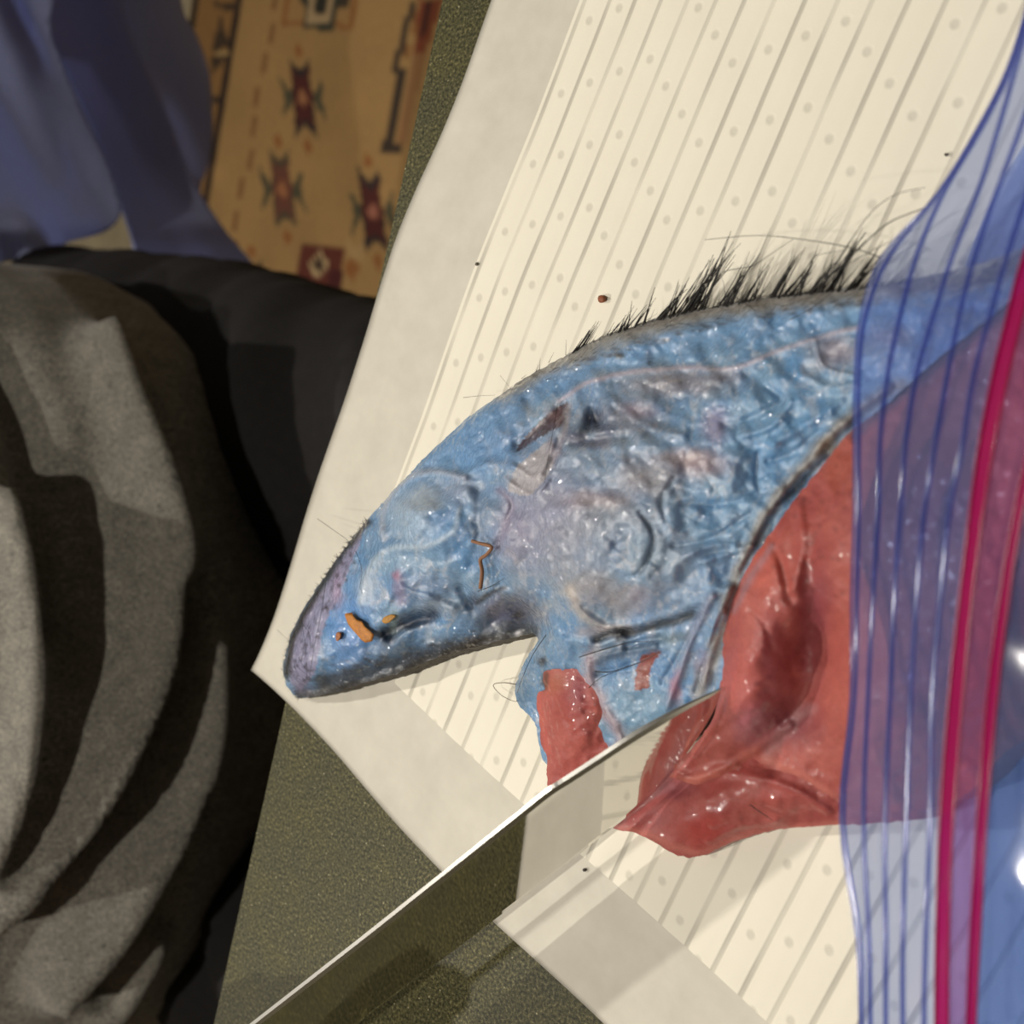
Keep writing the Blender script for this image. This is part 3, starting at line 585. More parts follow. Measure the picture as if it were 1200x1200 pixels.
a_ = mesh_obj('flesh_side', sk3[0], sk3[1], M_RED, None, True, np.tile(np.array(lin((138, 52, 46))), (len(sk3[0]), 1))); adopt(a_, SPEC)
RED_SM = [(638, 787), (662, 784), (688, 786), (697, 806), (708, 832), (716, 852), (727, 868), (718, 884), (696, 900), (672, 912), (646, 923), (640, 908), (641, 890), (634, 868), (632, 842), (629, 824), (630, 812), (638, 808)]
SM = [(638, 787, .0185), (688, 786, .0200), (716, 852, .0150), (727, 868, .0135), (720, 880, .0130), (646, 922, .009), (636, 870, .011), (630, 815, .0135), (665, 830, .0205), (672, 870, .0180), (655, 900, .012)]
def sm_col(x, y, db):
    n1 = fbm(x / 22, y / 22, 51, 4); A = np.array(lin((178, 92, 82))); Bc = np.array(lin((164, 76, 70))); k = np.clip(.5 + n1 * 1.4, 0, 1)[:, None]; c = A * (1 - k) + Bc * k
    Ls = [('b', 674, 806, 14, 26, (138, 58, 70), .75), ('b', 652, 800, 14, 14, (160, 90, 62), .6), ('s', [(640, 790), (637, 806)], 4, (60, 44, 30), .8), ('s', [(630, 812), (634, 840), (642, 880)], 4, (196, 96, 84), .6), ('b', 660, 835, 16, 20, (150, 56, 46), .4)]
    return paint(c, Ls, x, y, 13)
so, sk4, _, _ = relief('small_red_lobe', RED_SM, SM, [([(648, 815), (655, 835), (668, 850)], 3, -.001), ([(655, 880), (662, 895)], 3, .0006)], M_RED, sm_col, 2.6, (0.0008, 0.0004), (20, 7), SPEC, seed=12)
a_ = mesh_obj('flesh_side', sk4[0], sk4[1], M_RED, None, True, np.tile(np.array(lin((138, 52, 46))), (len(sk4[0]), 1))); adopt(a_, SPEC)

# bristles of the mane and of the tip (too many to count), long hairs as parts
rr = np.random.RandomState(3)
TOPE = smooth_line([(640, 430), (700, 397), (750, 379), (800, 366), (850, 356), (900, 348), (950, 342), (1010, 336), (1060, 330)], 10)
paths = []
def hair(x0, y0, ang, L, curl, r0, z0=None, z1=0.0):
    n = 7; z0 = float(BH(np.array([x0]), np.array([y0]))[0]) if z0 is None else z0
    P = []; x, y = x0, y0
    for i in range(n):
        t = i / (n - 1); P.append(PT(x, y, z0 + z1 * t)); a = ang + curl * t; x += math.cos(a) * L / (n - 1); y -= math.sin(a) * L / (n - 1)
    return np.array(P), np.linspace(r0, r0 * 0.25, n)
clumps = [(683, 404, 34, 5), (722, 389, 28, 5), (745, 380, 34, 5), (776, 372, 44, 9), (800, 366, 66, 10), (812, 364, 80, 12), (850, 357, 58, 9), (872, 354, 50, 5), (905, 348, 56, 5), (930, 346, 52, 6), (950, 343, 44, 6), (968, 340, 66, 12), (995, 338, 50, 6), (1012, 336, 34, 4)]
for cx, cy, L, n in clumps:
    a0 = math.radians(rr.uniform(50, 62)); n = int(n * 1.8)
    for i in range(n):
        bx = cx + rr.normal(0, 7); by = np.interp(bx, TOPE[:, 0], TOPE[:, 1]) + rr.uniform(0, 4)
        aim = math.atan2(-(cy - L * math.sin(a0) - by), cx + L * math.cos(a0) - bx); l = L * rr.uniform(.6, 1.3)
        paths.append(hair(bx, by, aim + rr.normal(0, .06), l, rr.normal(0, .12), rr.uniform(1.6, 2.9) * 1e-4, None, rr.uniform(-.004, .006)))
for i in range(260):
    k = rr.randint(len(TOPE) - 1); bx, by = TOPE[k] + (TOPE[k + 1] - TOPE[k]) * rr.rand(); dens = np.clip((bx - 640) / 130, .25, 1)
    if rr.rand() > dens: continue
    l = abs(rr.normal(0, 1)) * 12 * dens + 3
    paths.append(hair(bx, by + rr.uniform(0, 3), math.radians(rr.normal(48, 20)), l, rr.normal(0, .4), rr.uniform(.7, 1.4) * 1e-4, None, rr.uniform(-.002, .004)))
for i in range(60):   # flattened hairs lying on the skin strip
    k = rr.randint(len(TOPE) - 1); bx, by = TOPE[k]; by += rr.uniform(4, 18)
    paths.append(hair(bx, by, math.radians(rr.normal(28, 16)), rr.uniform(6, 22), rr.normal(0, .4), 7e-5, float(BH(np.array([bx]), np.array([by]))[0]) + .002, .001))
for x0, y0, a, l in [(643, 425, 63, 14), (663, 416, 88, 18), (628, 436, 70, 10), (632, 434, 85, 14), (611, 444, 40, 8), (690, 402, 60, 30), (597, 456, 50, 6)]:
    paths.append(hair(x0, y0, math.radians(a), l, 0, 1e-4, None, .002))
V, Fc = tube(paths, 3); h = mesh_obj('mane_bristles', V, Fc, M_HAIR); adopt(h, SPEC); tag(h, None, None, None, 'stuff'); h['label'] = 'fringe of coarse black bristles along the upper edge'
def strand(pts, r, name='long_hair', z=None, mat=M_HAIR, parent=SPEC, dz=0.0008, sides=5):
    s = smooth_line(pts, 6)[:, :2]; n = len(s)
    if z is None: zz = BH(s[:, 0], s[:, 1]) + dz + 0.0022
    else: zz = np.interp(np.linspace(0, 1, n), np.linspace(0, 1, len(z)), z)
    P = PT(s[:, 0], s[:, 1], zz); v, f = tube([(P, np.linspace(r, r * .45, n))], sides); o = mesh_obj(name, v, f, mat)
    if parent: adopt(o, parent)
    return o
E_ = .026
for pts, r, z in [([(960, 336), (985, 300), (1020, 250), (1050, 228), (1084, 220)], 1.4e-4, (E_, .034, .036)), ([(962, 338), (975, 322), (1003, 295), (1040, 262), (1083, 244)], 2.6e-4, (E_, .033, .034)),
    ([(1032, 302), (1000, 291), (950, 282), (890, 276), (826, 281)], 1.5e-4, (.030, .034, .032)), ([(985, 316), (1010, 300), (1050, 280), (1080, 266)], 1.1e-4, (.03, .036)), ([(930, 345), (950, 306), (962, 298), (1000, 292)], 1.1e-4, (.026, .033)),
    ([(838, 330), (850, 318), (880, 312), (900, 300), (930, 280)], 1.2e-4, (.028, .030)), ([(800, 362), (830, 325), (868, 285)], 1.4e-4, (.022, .028)), ([(840, 356), (858, 348), (868, 352), (885, 364)], 1.5e-4, (.026, .029)), ([(925, 375), (950, 362), (972, 345), (985, 335)], 1.2e-4, (.032, .031))]:
    strand(pts, r, 'long_bristle', z)
for pts, r in [([(372, 608), (392, 622), (408, 634), (417, 648)], 1.0e-4), ([(417, 646), (424, 668), (421, 690)], 9e-5), ([(382, 682), (376, 720), (368, 760), (362, 800)], 1.0e-4), ([(353, 724), (358, 760), (360, 800)], 8e-5), ([(378, 681), (390, 681), (389, 695), (385, 706)], 8e-5), ([(352, 728), (362, 742), (364, 760)], 8e-5),
    ([(654, 472), (648, 505), (641, 545), (638, 566)], 8e-5), ([(679, 770), (722, 757), (745, 752), (766, 752)], 1.4e-4), ([(698, 787), (716, 787), (745, 778), (774, 764)], 1.9e-4), ([(690, 806), (704, 794), (725, 786)], 1.3e-4), ([(640, 744), (624, 768), (612, 795), (606, 812)], 1.3e-4), ([(560, 693), (575, 687), (592, 677)], 1.3e-4),
    ([(543, 466), (560, 464), (580, 463)], 7e-5), ([(325, 738), (336, 748), (342, 746)], 6e-5), ([(586, 440), (596, 452), (600, 458)], 5e-5), ([(1160, 440), (1170, 470), (1165, 500)], 5e-5)][:15]:
    strand(pts, r)
strand([(604, 802), (590, 800), (578, 803), (588, 815), (603, 822), (606, 820)], 1.5e-4, 'curled_hair', (.012, .008, .006, .008, .011), M_HAIRB)
paths = []
for i in range(420):
    t = rr.rand(); q = smooth_line([(350, 818), (334, 790), (340, 752), (366, 700), (400, 648), (432, 608)], 8); bx, by = q[int(t * (len(q) - 1))]
    paths.append(hair(bx + rr.uniform(0, 3), by, math.radians(rr.normal(160, 25)), rr.uniform(2, 7), rr.normal(0, .5), 9e-5, None, -.002))
for i in range(520):
    t = rr.rand(); q = smooth_line([(352, 817), (415, 803), (485, 781), (565, 755), (620, 742)], 8); bx, by = q[int(t * (len(q) - 1))]
    paths.append(hair(bx, by - rr.uniform(0, 4), math.radians(rr.normal(195, 30)), rr.uniform(2, 8), rr.normal(0, .5), 1.1e-4, .007, -.002))
V, Fc = tube(paths, 3); h = mesh_obj('short_bristles', V, Fc, M_HAIR); adopt(h, SPEC); tag(h, None, None, None, 'stuff'); h['label'] = 'short dark stubble around the pointed tip'

# ------------------------------------------------------------------ debris on the specimen and the pad
def chip(name, poly, z0, th, col, label, cat, rough=0.6):
    P = smooth_line(poly, 2, True); P = P + RS.normal(0, .55 if len(poly) > 6 else .15, P.shape); n = len(P); c = P.mean(0); z = z0
    V = []
    for s, dz in ((1.0, 0), (1.0, th * .6), (.8, th), (.35, th * 1.25)):
        q = c + (P - c) * s; q = q + RS.normal(0, .25, q.shape); V += list(PT(q[:, 0], q[:, 1], z + dz))
    V.append(PT(c[0], c[1], z + th * 1.2)); F = []
    for k in range(3):
        for i in range(n): F.append((k * n + i, k * n + (i + 1) % n, (k + 1) * n + (i + 1) % n, (k + 1) * n + i))
    for i in range(n): F.append((3 * n + i, 3 * n + (i + 1) % n, 4 * n))
    F.append(tuple(range(n))[::-1])
    t = NT(name + '_mat'); nn = t.noise(700, 3); t.set(Base_Color=t.ramp(nn.outputs['Fac'], [(0.3, tuple(v * .55 for v in lin(col))), (0.7, lin(col))]).outputs[0], Roughness=rough)
    return tag(mesh_obj(name, V, F, t.m), label, cat)
zf = lambda x, y: float(BH(np.array([x]), np.array([y]))[0])
chip('orange_flake', [(404, 719), (412, 719), (418, 726), (428, 734), (438, 744), (436, 752), (428, 753), (418, 744), (409, 733)], zf(420, 736) + .0016, .0005, (206, 132, 44), 'large orange-brown flake stuck on the blue tissue near the pointed tip', 'debris')
chip('orange_flake', [(449, 724), (458, 720), (464, 722), (456, 729), (449, 730)], zf(456, 725) + .0018, .0004, (196, 140, 50), 'small yellow-orange flake above the dark slit near the tip', 'debris')
chip('orange_flake', [(394, 742), (400, 741), (399, 749), (394, 751)], zf(397, 745) + .0015, .0006, (176, 110, 60), 'tiny faint brown-orange flake left of the large orange flake', 'debris')
for pts, lab in (([(552, 634), (562, 638), (574, 639), (577, 643)], None),):
    s = smooth_line([(553, 634), (563, 637), (576, 641), (570, 650), (563, 656), (565, 670), (563, 689)], 5)
    P = PT(s[:, 0], s[:, 1], BH(s[:, 0], s[:, 1]) + .0028); v, f = tube([(P, np.linspace(5e-4, 6.5e-4, len(P)))], 6)
    tag(mesh_obj('dry_twig', v, f, simple('twig_brown', (140, 100, 72), .8)), 'bent reddish-brown grass stem lying on the blue tissue', 'debris')
chip('crumb', [(701, 347), (707, 346), (710, 351), (706, 355), (701, 353)], PADZ - .0004, .0012, (150, 84, 48), 'reddish-brown crumb on the white pad above the bristles', 'crumb')
chip('crumb', [(1107, 180), (1110, 180), (1110, 183), (1107, 183)], PADZ - .0004, .0006, (60, 46, 36), 'tiny dark speck on the lined pad beside the blue bag edge', 'crumb')
chip('crumb', [(683, 1018), (686, 1018), (686, 1021), (683, 1021)], PADZ - .0004, .0005, (60, 56, 56), 'tiny dark speck on the pad margin below the knife shadow', 'crumb')
chip('crumb', [(557, 308), (560, 308), (560, 311), (557, 311)], PADZ - .0004, .0004, (90, 80, 66), 'tiny dark speck on the plain left margin of the pad', 'crumb')
s = smooth_line([(879, 943), (890, 951), (905, 961)], 5); P = PT(s[:, 0], s[:, 1], np.full(len(s), .0185)); v, f = tube([(P, np.linspace(1.6e-4, 8e-5, len(P)))], 5)
tag(mesh_obj('loose_hair', v, f, M_HAIR), 'short loose black hair lying on the lower red flap', 'hair')

# ------------------------------------------------------------------ knife
KL0 = PT(583., 1075., 0.018); KT = PT(845., 808., 0.035)
kd = KT - KL0; kdh = np.array([kd[0], kd[1], 0]); kdh /= np.linalg.norm(kdh); LEAN = math.radians(12)
kup = np.array([0, 0, 1.0]); side = np.cross(kdh, kup)               # horizontal normal
if side[0] < 0: side = -side
kup = kup * math.cos(LEAN) - side * math.sin(LEAN); kn = np.cross(kd, kup); kn /= np.linalg.norm(kn); kn = kn if kn[0] > 0 else -kn
def on_blade(x, y, off=0.0):
    r = RAY(float(x), float(y)); k = ((KL0 + kn * off) - CAM) @ kn / (r @ kn); return CAM + r * k
KN = empty('knife', tuple(KL0), 'polished steel kitchen knife with its tip against the red flesh', 'knife')
SPINE = smooth_line([(845, 807), (805, 826), (770, 845), (735, 866), (700, 889), (660, 915), (640, 928), (600, 960), (550, 1000), (500, 1040), (440, 1088), (380, 1135), (330, 1174), (280, 1213), (235, 1248), (175, 1296)], 4)
EDGE = smooth_line([(845, 808), (838, 830), (822, 858), (803, 885), (784, 910), (760, 935), (735, 957), (700, 984), (665, 1012), (625, 1043), (583, 1075), (545, 1104), (500, 1138), (450, 1176), (400, 1214), (345, 1256)], 4)
def knife():
    n = len(SPINE); V = []; F = []
    for i in range(n):
        S = on_blade(*SPINE[i]); E = on_blade(*EDGE[i]); th = 0.0009 * min(1, .15 + i / 10)
        up = S - E; L = np.linalg.norm(up); up /= max(L, 1e-9)
        bev = min(.0016, L * .3)
        V += [E, E + up * min(.0022, L * .2) + kn * th * .45, S - up * bev + kn * th, S + kn * th * .4 - kn * 0, S - kn * th * .9, S - up * bev - kn * th, E + up * min(.0022, L * .2) - kn * th * .45]
    m = 7; mats = []
    for i in range(n - 1):
        for k in range(m):
            F.append((i * m + k, i * m + (k + 1) % m, (i + 1) * m + (k + 1) % m, (i + 1) * m + k)); mats.append(1 if k in (2, 3, 4) else 0)
    F.append(tuple(range(m))[::-1]); mats.append(0); F.append(tuple((n - 1) * m + k for k in range(m))); mats.append(0)
    o = mesh_obj('blade', V, F, M_STEEL, None, False); o.data.materials.append(M_EDGE)
    o.data.polygons.foreach_set('material_index', mats); o.data.update()
    bm = bmesh.new(); bm.from_mesh(o.data); bmesh.ops.recalc_face_normals(bm, faces=bm.faces); bm.to_mesh(o.data); bm.free(); adopt(o, KN)
    # handle beyond the blade, outside the frame
    A = (on_blade(*SPINE[-1]) + on_blade(*EDGE[-1])) / 2; d = on_blade(*SPINE[-1]) - on_blade(*SPINE[-5]); d /= np.linalg.norm(d); u = on_blade(*SPINE[-1]) - on_blade(*EDGE[-1]); u -= d * (u @ d); u /= np.linalg.norm(u)
    A = A + u * 0.004
    V = []; F = []; N = 14; M = 16
    for i in range(N):
        t = i / (N - 1); hh = .0125 * (1 + .12 * math.cos(t * 6.3)) * (0.75 if i in (0, N - 1) else 1); ww = .0085 * (0.75 if i in (0, N - 1) else 1)
        for k in range(M):
            a = 2 * math.pi * k / M; V.append(A + d * (t * .115) + u * (hh * math.sin(a)) + kn * ww * math.cos(a) - u * .004 * math.sin(t * 3.1))
    F = [(i * M + k, i * M + (k + 1) % M, (i + 1) * M + (k + 1) % M, (i + 1) * M + k) for i in range(N - 1) for k in range(M)] + [tuple(range(M))[::-1], tuple((N - 1) * M + k for k in range(M))]
    adopt(mesh_obj('handle', V, F, simple('black_handle', (24, 24, 26), .45)), KN)
    return A, d, u
HA, HD, HU = knife()

# ------------------------------------------------------------------ zip bag over the right of the specimen
YS = np.array([-120, 0, 80, 150, 225, 300, 370, 440, 520, 600, 700, 820, 960, 1100, 1200, 1320.])
COLS = {  # x of each line at the heights YS
 'lip':  [1238, 1206, 1181, 1146, 1100, 1033, 1008, 1001, 1000, 1000, 997, 996, 984, 1003, 1007, 1010],
 'r1':   [1239, 1207, 1182, 1147, 1101, 1042, 1014, 1006, 1006, 1006, 1004, 1001, 988, 1008, 1010, 1012],
 'r2':   [1240, 1208, 1184, 1150, 1106, 1074, 1055, 1040, 1031, 1029, 1023, 1017, 1012, 1018, 1020, 1022],
 'r3':   [1250, 1212, 1190, 1170, 1146, 1116, 1094, 1074, 1061, 1055, 1048, 1043, 1037, 1038, 1038, 1040],
 'r4':   [1275, 1240, 1218, 1196, 1168, 1142, 1124, 1110, 1096, 1083, 1074, 1067, 1062, 1058, 1058, 1060],
 'r5':   [1310, 1270, 1248, 1228, 1204, 1180, 1160, 1141, 1128, 1112, 1102, 1092, 1090, 1085, 1083, 1085],
 'z1a':  [1352, 1310, 1284, 1262, 1232, 1199, 1180, 1163, 1147, 1136, 1124, 1111, 1101, 1097, 1096, 1096],
 'z1b':  [1372, 1342, 1322, 1304, 1280, 1219, 1198, 1181, 1165, 1152, 1139, 1128, 1117, 1112, 1111, 1111],
 'z2a':  [1416, 1386, 1366, 1346, 1320, 1262, 1238, 1222, 1206, 1188, 1171, 1156, 1145, 1137, 1133, 1131],
 'z2b':  [1430, 1400, 1380, 1360, 1334, 1276, 1252, 1234, 1216, 1198, 1182, 1168, 1156, 1148, 1143, 1141]}
def zbag(xn, y):      # xn: 0 at the lip .. 1 at the second zip line
    e = np.clip((y - 560) / 700, -1, 1) ** 2
    return (0.050 + 0.026 * xn) * (1 - 0.12 * e) + 0.0012 * np.sin(y / 90.0 + xn * 3)
order = ['lip', 'r1', 'r2', 'r3', 'r4', 'r5', 'z1a', 'z1b', 'z2a', 'z2b']; NB = [0, .1, .22, .36, .5, .64, .72, .8, .94, 1.0]
yy = smooth_line([(i, y) for i, y in enumerate(YS)], 4)[:, 1]
CX = {k: smooth_line([(v, y) for v, y in zip(COLS[k], YS)], 4)[:, 0] for k in order}
BAG = empty('zip_bag', tuple(PT(1150., 600., PADZ)), 'clear blue plastic zip bag with magenta zip lines, open mouth over the specimen', 'plastic bag')
def bag_sheet(name, cols, sub, mat, amp=0.0, thick=0.00008, seed=3):
    V = []; nv = len(yy); rows = []
    for a, b in zip(cols[:-1], cols[1:]):
        for k in range(sub):
            t = k / sub; rows.append((CX[a] * (1 - t) + CX[b] * t, NB[order.index(a)] * (1 - t) + NB[order.index(b)] * t))
    rows.append((CX[cols[-1]], NB[order.index(cols[-1])]))
    P = np.array([PT(x, yy, zbag(n, yy) + amp * fbm(x / 30, yy / 60, seed, 3)) for x, n in rows])
    o = mesh_obj(name, P.reshape(-1, 3), grid_faces(len(rows), nv), mat); adopt(o, BAG); return o
bag_sheet('lip_film', ['lip', 'r1', 'r2', 'r3', 'r4', 'r5', 'z1a'], 5, M_BAG, .0006)
bag_sheet('zip_strip', ['z1a', 'z1b'], 4, M_ZIP)['label'] = 'broad magenta zip line'
bag_sheet('zip_channel', ['z1b', 'z2a'], 5, M_ZIPP)['label'] = 'translucent pink channel between the zip lines'
bag_sheet('zip_strip', ['z2a', 'z2b'], 4, M_ZIP)['label'] = 'narrow magenta zip line'
for r_ in ('lip', 'r1', 'r2', 'r3', 'r4', 'r5'):
    n = NB[order.index(r_)]; P = PT(CX[r_], yy, zbag(n, yy) + .0003); rad = .0002 if r_ == 'lip' else .0006
    v, f = tube([(P, np.full(len(P), rad))], 8); adopt(mesh_obj('film_rim' if r_ == 'lip' else 'blue_ridge', v, f, M_RIDGE), BAG)
# the zip profiles proper: raised beads beside the flat strips
for r_, off in (('z1a', .0006), ('z1b', .0006), ('z2a', .0005), ('z2b', .0005)):
    n = NB[order.index(r_)]; P = PT(CX[r_], yy, zbag(n, yy) + off); v, f = tube([(P, np.full(len(P), .00025))], 8); adopt(mesh_obj('zip_bead', v, f, M_ZIP), BAG)
# the body: crumpled film from the zip over to the far right and down to the table
def bag_body():
    A = PT(CX['z2b'], yy, zbag(1.0, yy)); nu, nv = 46, len(yy); P = np.zeros((nu, nv, 3))
    for i in range(nu):
        t = i / (nu - 1); P[i] = A + en[None] * (t * .20); h = A[:, 2] * (1 - t ** 2.2) + .004 * min(1, t * 6) + .010 * math.sin(t * 3.1)
        P[i, :, 2] = h + fbm(np.full(nv, t * 6), yy / 90, 12, 3) * .010 * min(1, t * 6) * (1 - t)
    return mesh_obj('bag_body', P.reshape(-1, 3), grid_faces(nu, nv), M_BAG2)
adopt(bag_body(), BAG)
def bag_under():
    nu, nv = 30, len(yy); P = np.zeros((nu, nv, 3)); A = PT(CX['r2'], yy, 0.0); Z = PT(CX['z2b'], yy, zbag(1.0, yy)) + en[None] * .20
    A = PT(np.maximum(CX['r2'], 1040) + 60, yy, .004)
    for i in range(nu):
        t = i / (nu - 1); P[i] = A * (1 - t) + Z * t; P[i, :, 2] = PADZ + .0004
    return mesh_obj('under_film', P.reshape(-1, 3), grid_faces(nu, nv), M_BAG)
adopt(bag_under(), BAG)
# side seams joining upper and under film
for j, nm in ((0, 'side_seam'), (-1, 'side_seam')):
    a = []; 
    for i in range(12):
        t = i / 11; top = PT(CX['lip'][j] * (1 - t) + CX['z2b'][j] * t, yy[j], float(zbag(t, yy[j]))); a.append([top * (1 - k / 6) + np.array([top[0], top[1], PADZ]) * (k / 6) for k in range(7)])
    adopt(mesh_obj(nm, np.array(a).reshape(-1, 3), grid_faces(12, 7), M_BAG2), BAG)

# ------------------------------------------------------------------ seated person beyond the table edge
PER = empty('person', (-0.95, -0.10, FZ), 'seated person in grey heathered shirt and dark trousers beyond the table edge', 'person')
FOLDS = [  # (pixel line, width px, height m)
 ([(115, 420), (135, 480), (160, 540), (190, 620), (198, 690), (180, 770), (140, 860), (90, 950), (40, 1010), (-30, 1060)], 24, .020),
 ([(238, 760), (236, 860), (212, 940), (170, 1010), (120, 1085), (60, 1150)], 20, .016),
 ([(178, 1100), (150, 1150), (110, 1210)], 14, .010),
 ([(-10, 600), (18, 700), (22, 820), (5, 920), (-30, 1000)], 22, .020),
 ([(150, 430), (185, 490), (205, 560), (225, 640)], 12, .006),
 ([(90, 560), (110, 680), (90, 790)], 30, -.012), ([(-5, 430), (30, 500), (52, 620), (60, 740)], 26, -.014), ([(215, 700), (205, 800), (150, 920), (60, 1030)], 20, -.016), ([(235, 930), (180, 1060), (120, 1160)], 12, -.010),
 ([(60, 1060), (0, 1130)], 22, -.010)]
def torso():
    nz, nt = 190, 260; z = np.linspace(-.20, .52, nz); th = np.linspace(0, 2 * math.pi, nt, endpoint=False)
    Z, T = np.meshgrid(z, th, indexing='ij')
    ay = np.interp(z, [-.2, -.12, 0, .15, .3, .42, .48, .52], [.27, .285, .275, .25, .24, .20, .12, .075])[:, None]
    ax = np.interp(z, [-.2, -.12, -.05, .05, .2, .35, .48, .52], [.22, .255, .25, .21, .16, .13, .09, .07])[:, None]
    cx = -.86 - .25 * np.clip(Z + .08, 0, 1); cy = -.140
    X = cx + ax * np.sign(np.cos(T)) * np.abs(np.cos(T)) ** .9; Y = cy + ay * np.sin(T)
    P = np.stack([X, Y, Z], -1).reshape(-1, 3); pp = PX(P); N = np.stack([np.cos(T) / ax, np.sin(T) / ay, 0.15 * np.ones_like(Z)], -1).reshape(-1, 3); N /= np.linalg.norm(N, axis=1)[:, None]
    front = (np.cos(T) > -.2).ravel(); d = np.zeros(len(P))
    for l, wd, hh in FOLDS:
        dd, _ = seg_dist(pp[:, 0], pp[:, 1], smooth_line(l, 4).tolist()); d += hh * np.exp(-(dd / wd) ** 2)
    d = np.where(front, d * 1.5, 0) + .003 * fbm(P[:, 1] * 14 + P[:, 2] * 8, P[:, 2] * 5, 9, 3)
    P = P + N * d[:, None]
    P = P.reshape(nz, nt, 3); V = P.reshape(-1, 3); F = []
    for i in range(nz - 1):
        for k in range(nt): F.append((i * nt + k, i * nt + (k + 1) % nt, (i + 1) * nt + (k + 1) % nt, (i + 1) * nt + k))
    F.append(tuple(range(nt))[::-1]); F.append(tuple((nz - 1) * nt + k for k in range(nt)))
    return mesh_obj('shirt', V, F, M_SHIRT)
so_ = torso(); adopt(so_, PER); so_['label'] = 'grey heathered knit shirt with deep folds'
def skin_mesh(name, nodes, edges, mat, sub=2):
    me = bpy.data.meshes.new(name); me.from_pydata([n[0] for n in nodes], edges, []); o = bpy.data.objects.new(name, me); COL.objects.link(o); me.materials.append(mat)
    m = o.modifiers.new('skin', 'SKIN'); m.use_smooth_shade = True
    for i, n in enumerate(nodes): r = n[1]; me.skin_vertices[0].data[i].radius = (r, r) if not isinstance(r, tuple) else r
    me.skin_vertices[0].data[0].use_root = True
    if sub: s = o.modifiers.new('sub', 'SUBSURF'); s.levels = s.render_levels = sub
    return o
def trousers():
    # swept legs: hip -> knee -> ankle with cloth creases across the thigh
    obs = []
    V = []; F = []
    for sy, yk, yh in ((1, .020, .085), (-1, -.300, -.300)):
        path = smooth_line([(-1.02, yh), (-.80, yh + .3 * (yk - yh)), (-.55, yk), (-.30, yk)], 14)
        pts = [np.array([a, b, -.245]) for a, b in path]; n0 = len(pts)
        K = pts[-1]; pts += [K + np.array([.035 * math.sin(a), 0, -.05 * (1 - math.cos(a))]) for a in (.5, 1.0, 1.5)]
        pts += [np.array([K[0] + .03 - .04 * t, K[1], -.30 - .38 * t]) for t in np.linspace(0.05, 1, 20)]
        pts = np.array(pts); n = len(pts); T = np.gradient(pts, axis=0); T /= np.linalg.norm(T, axis=1)[:, None]; M = 64; b0 = len(V)
        for i in range(n):
            s = i / (n - 1); R = np.interp(s, [0, .35, .62, .75, 1.0], [.115, .102, .088, .08, .065]); a = np.array([0, 1.0, 0]); b = np.cross(a, T[i]); b /= np.linalg.norm(b); b = -b if (b[2] < 0 and i < n0) else b
            for k in range(M):
                th = 2 * math.pi * k / M; u, v = math.cos(th), math.sin(th)
                r = R + .006 * math.sin(pts[i][0] * 60 + 5 * u + sy) * max(0, v) + .004 * math.sin(pts[i][0] * 130 + 9 * u) * (.5 + .5 * v)
                V.append(pts[i] + a * u * r + b * v * r)
        F += [(b0 + i * M + k, b0 + i * M + (k + 1) % M, b0 + (i + 1) * M + (k + 1) % M, b0 + (i + 1) * M + k) for i in range(n - 1) for k in range(M)]
        F += [tuple(b0 + k for k in range(M))[::-1], tuple(b0 + (n - 1) * M + k for k in range(M))]
    return mesh_obj('trousers', V, F, M_TROUSER)
adopt(trousers(), PER)
M_SKINP = NT('person_skin'); M_SKINP.set(Base_Color=lin((204, 150, 122)), Roughness=.5, Subsurface_Weight=.1); M_SKINP.b.inputs['Subsurface Radius'].default_value = (.01, .004, .002); M_SKINP = M_SKINP.m
# body: neck and head above the frame, right arm down to the knife handle below the frame
hc = HA + HD * .055; 
def v3(a): return (float(a[0]), float(a[1]), float(a[2]))
wr = hc + np.array([-.055, -.045, .045])
nodes = [((-1.10, -.14, .44), .055), ((-1.10, -.14, .54), .050), ((-1.10, -.14, .61), .080), ((-1.11, -.14, .68), .088), ((-1.12, -.14, .74), .066),
         ((-.94, -.30, .42), .052), ((-.86, -.44, .20), .045), ((-.62, -.43, .10), .034), (v3(wr), .024)]
body = skin_mesh('body', nodes, [(0, 1), (1, 2), (2, 3), (3, 4), (0, 5), (5, 6), (6, 7), (7, 8)], M_SKINP, 2); adopt(body, PER)
slv = skin_mesh('sleeve', [((-.94, -.27, .42), .075), ((-.90, -.37, .31), .066), ((-.865, -.435, .22), .062)], [(0, 1), (1, 2)], M_SHIRT, 2); adopt(slv, PER)
# hand closed round the handle: palm and five bent fingers
pal = hc - kn * .018 + HU * .006
hand_n = [(v3(wr), .022), (v3(pal * .45 + wr * .55), .024), (v3(pal + HU * .012), .024)]; hand_e = [(0, 1), (1, 2)]
for j in range(4):
    base = pal + HD * (-.032 + .021 * j) + HU * .016; i0 = len(hand_n); r = .0095 - .0007 * j; ln = (.95, 1.05, 1.0, .85)[j]
    pts = [base, base + HU * .014 * ln + kn * .012, base + HU * .004 + kn * .034 * ln, base - HU * .022 * ln + kn * .036, base - HU * .034 * ln + kn * .020]
    hand_n += [(v3(p), r * (1 - .08 * k)) for k, p in enumerate(pts)]; hand_e += [(2, i0)] + [(i0 + k, i0 + k + 1) for k in range(4)]
i0 = len(hand_n); pts = [pal - HD * .02 - HU * .002, pal - HD * .045 + HU * .012 + kn * .008, pal - HD * .066 + HU * .014 + kn * .020]
hand_n += [(v3(p), .0105 - .001 * k) for k, p in enumerate(pts)]; hand_e += [(2, i0), (i0, i0 + 1), (i0 + 1, i0 + 2)]
hand = skin_mesh('hand', hand_n, hand_e, M_SKINP, 2); adopt(hand, PER)

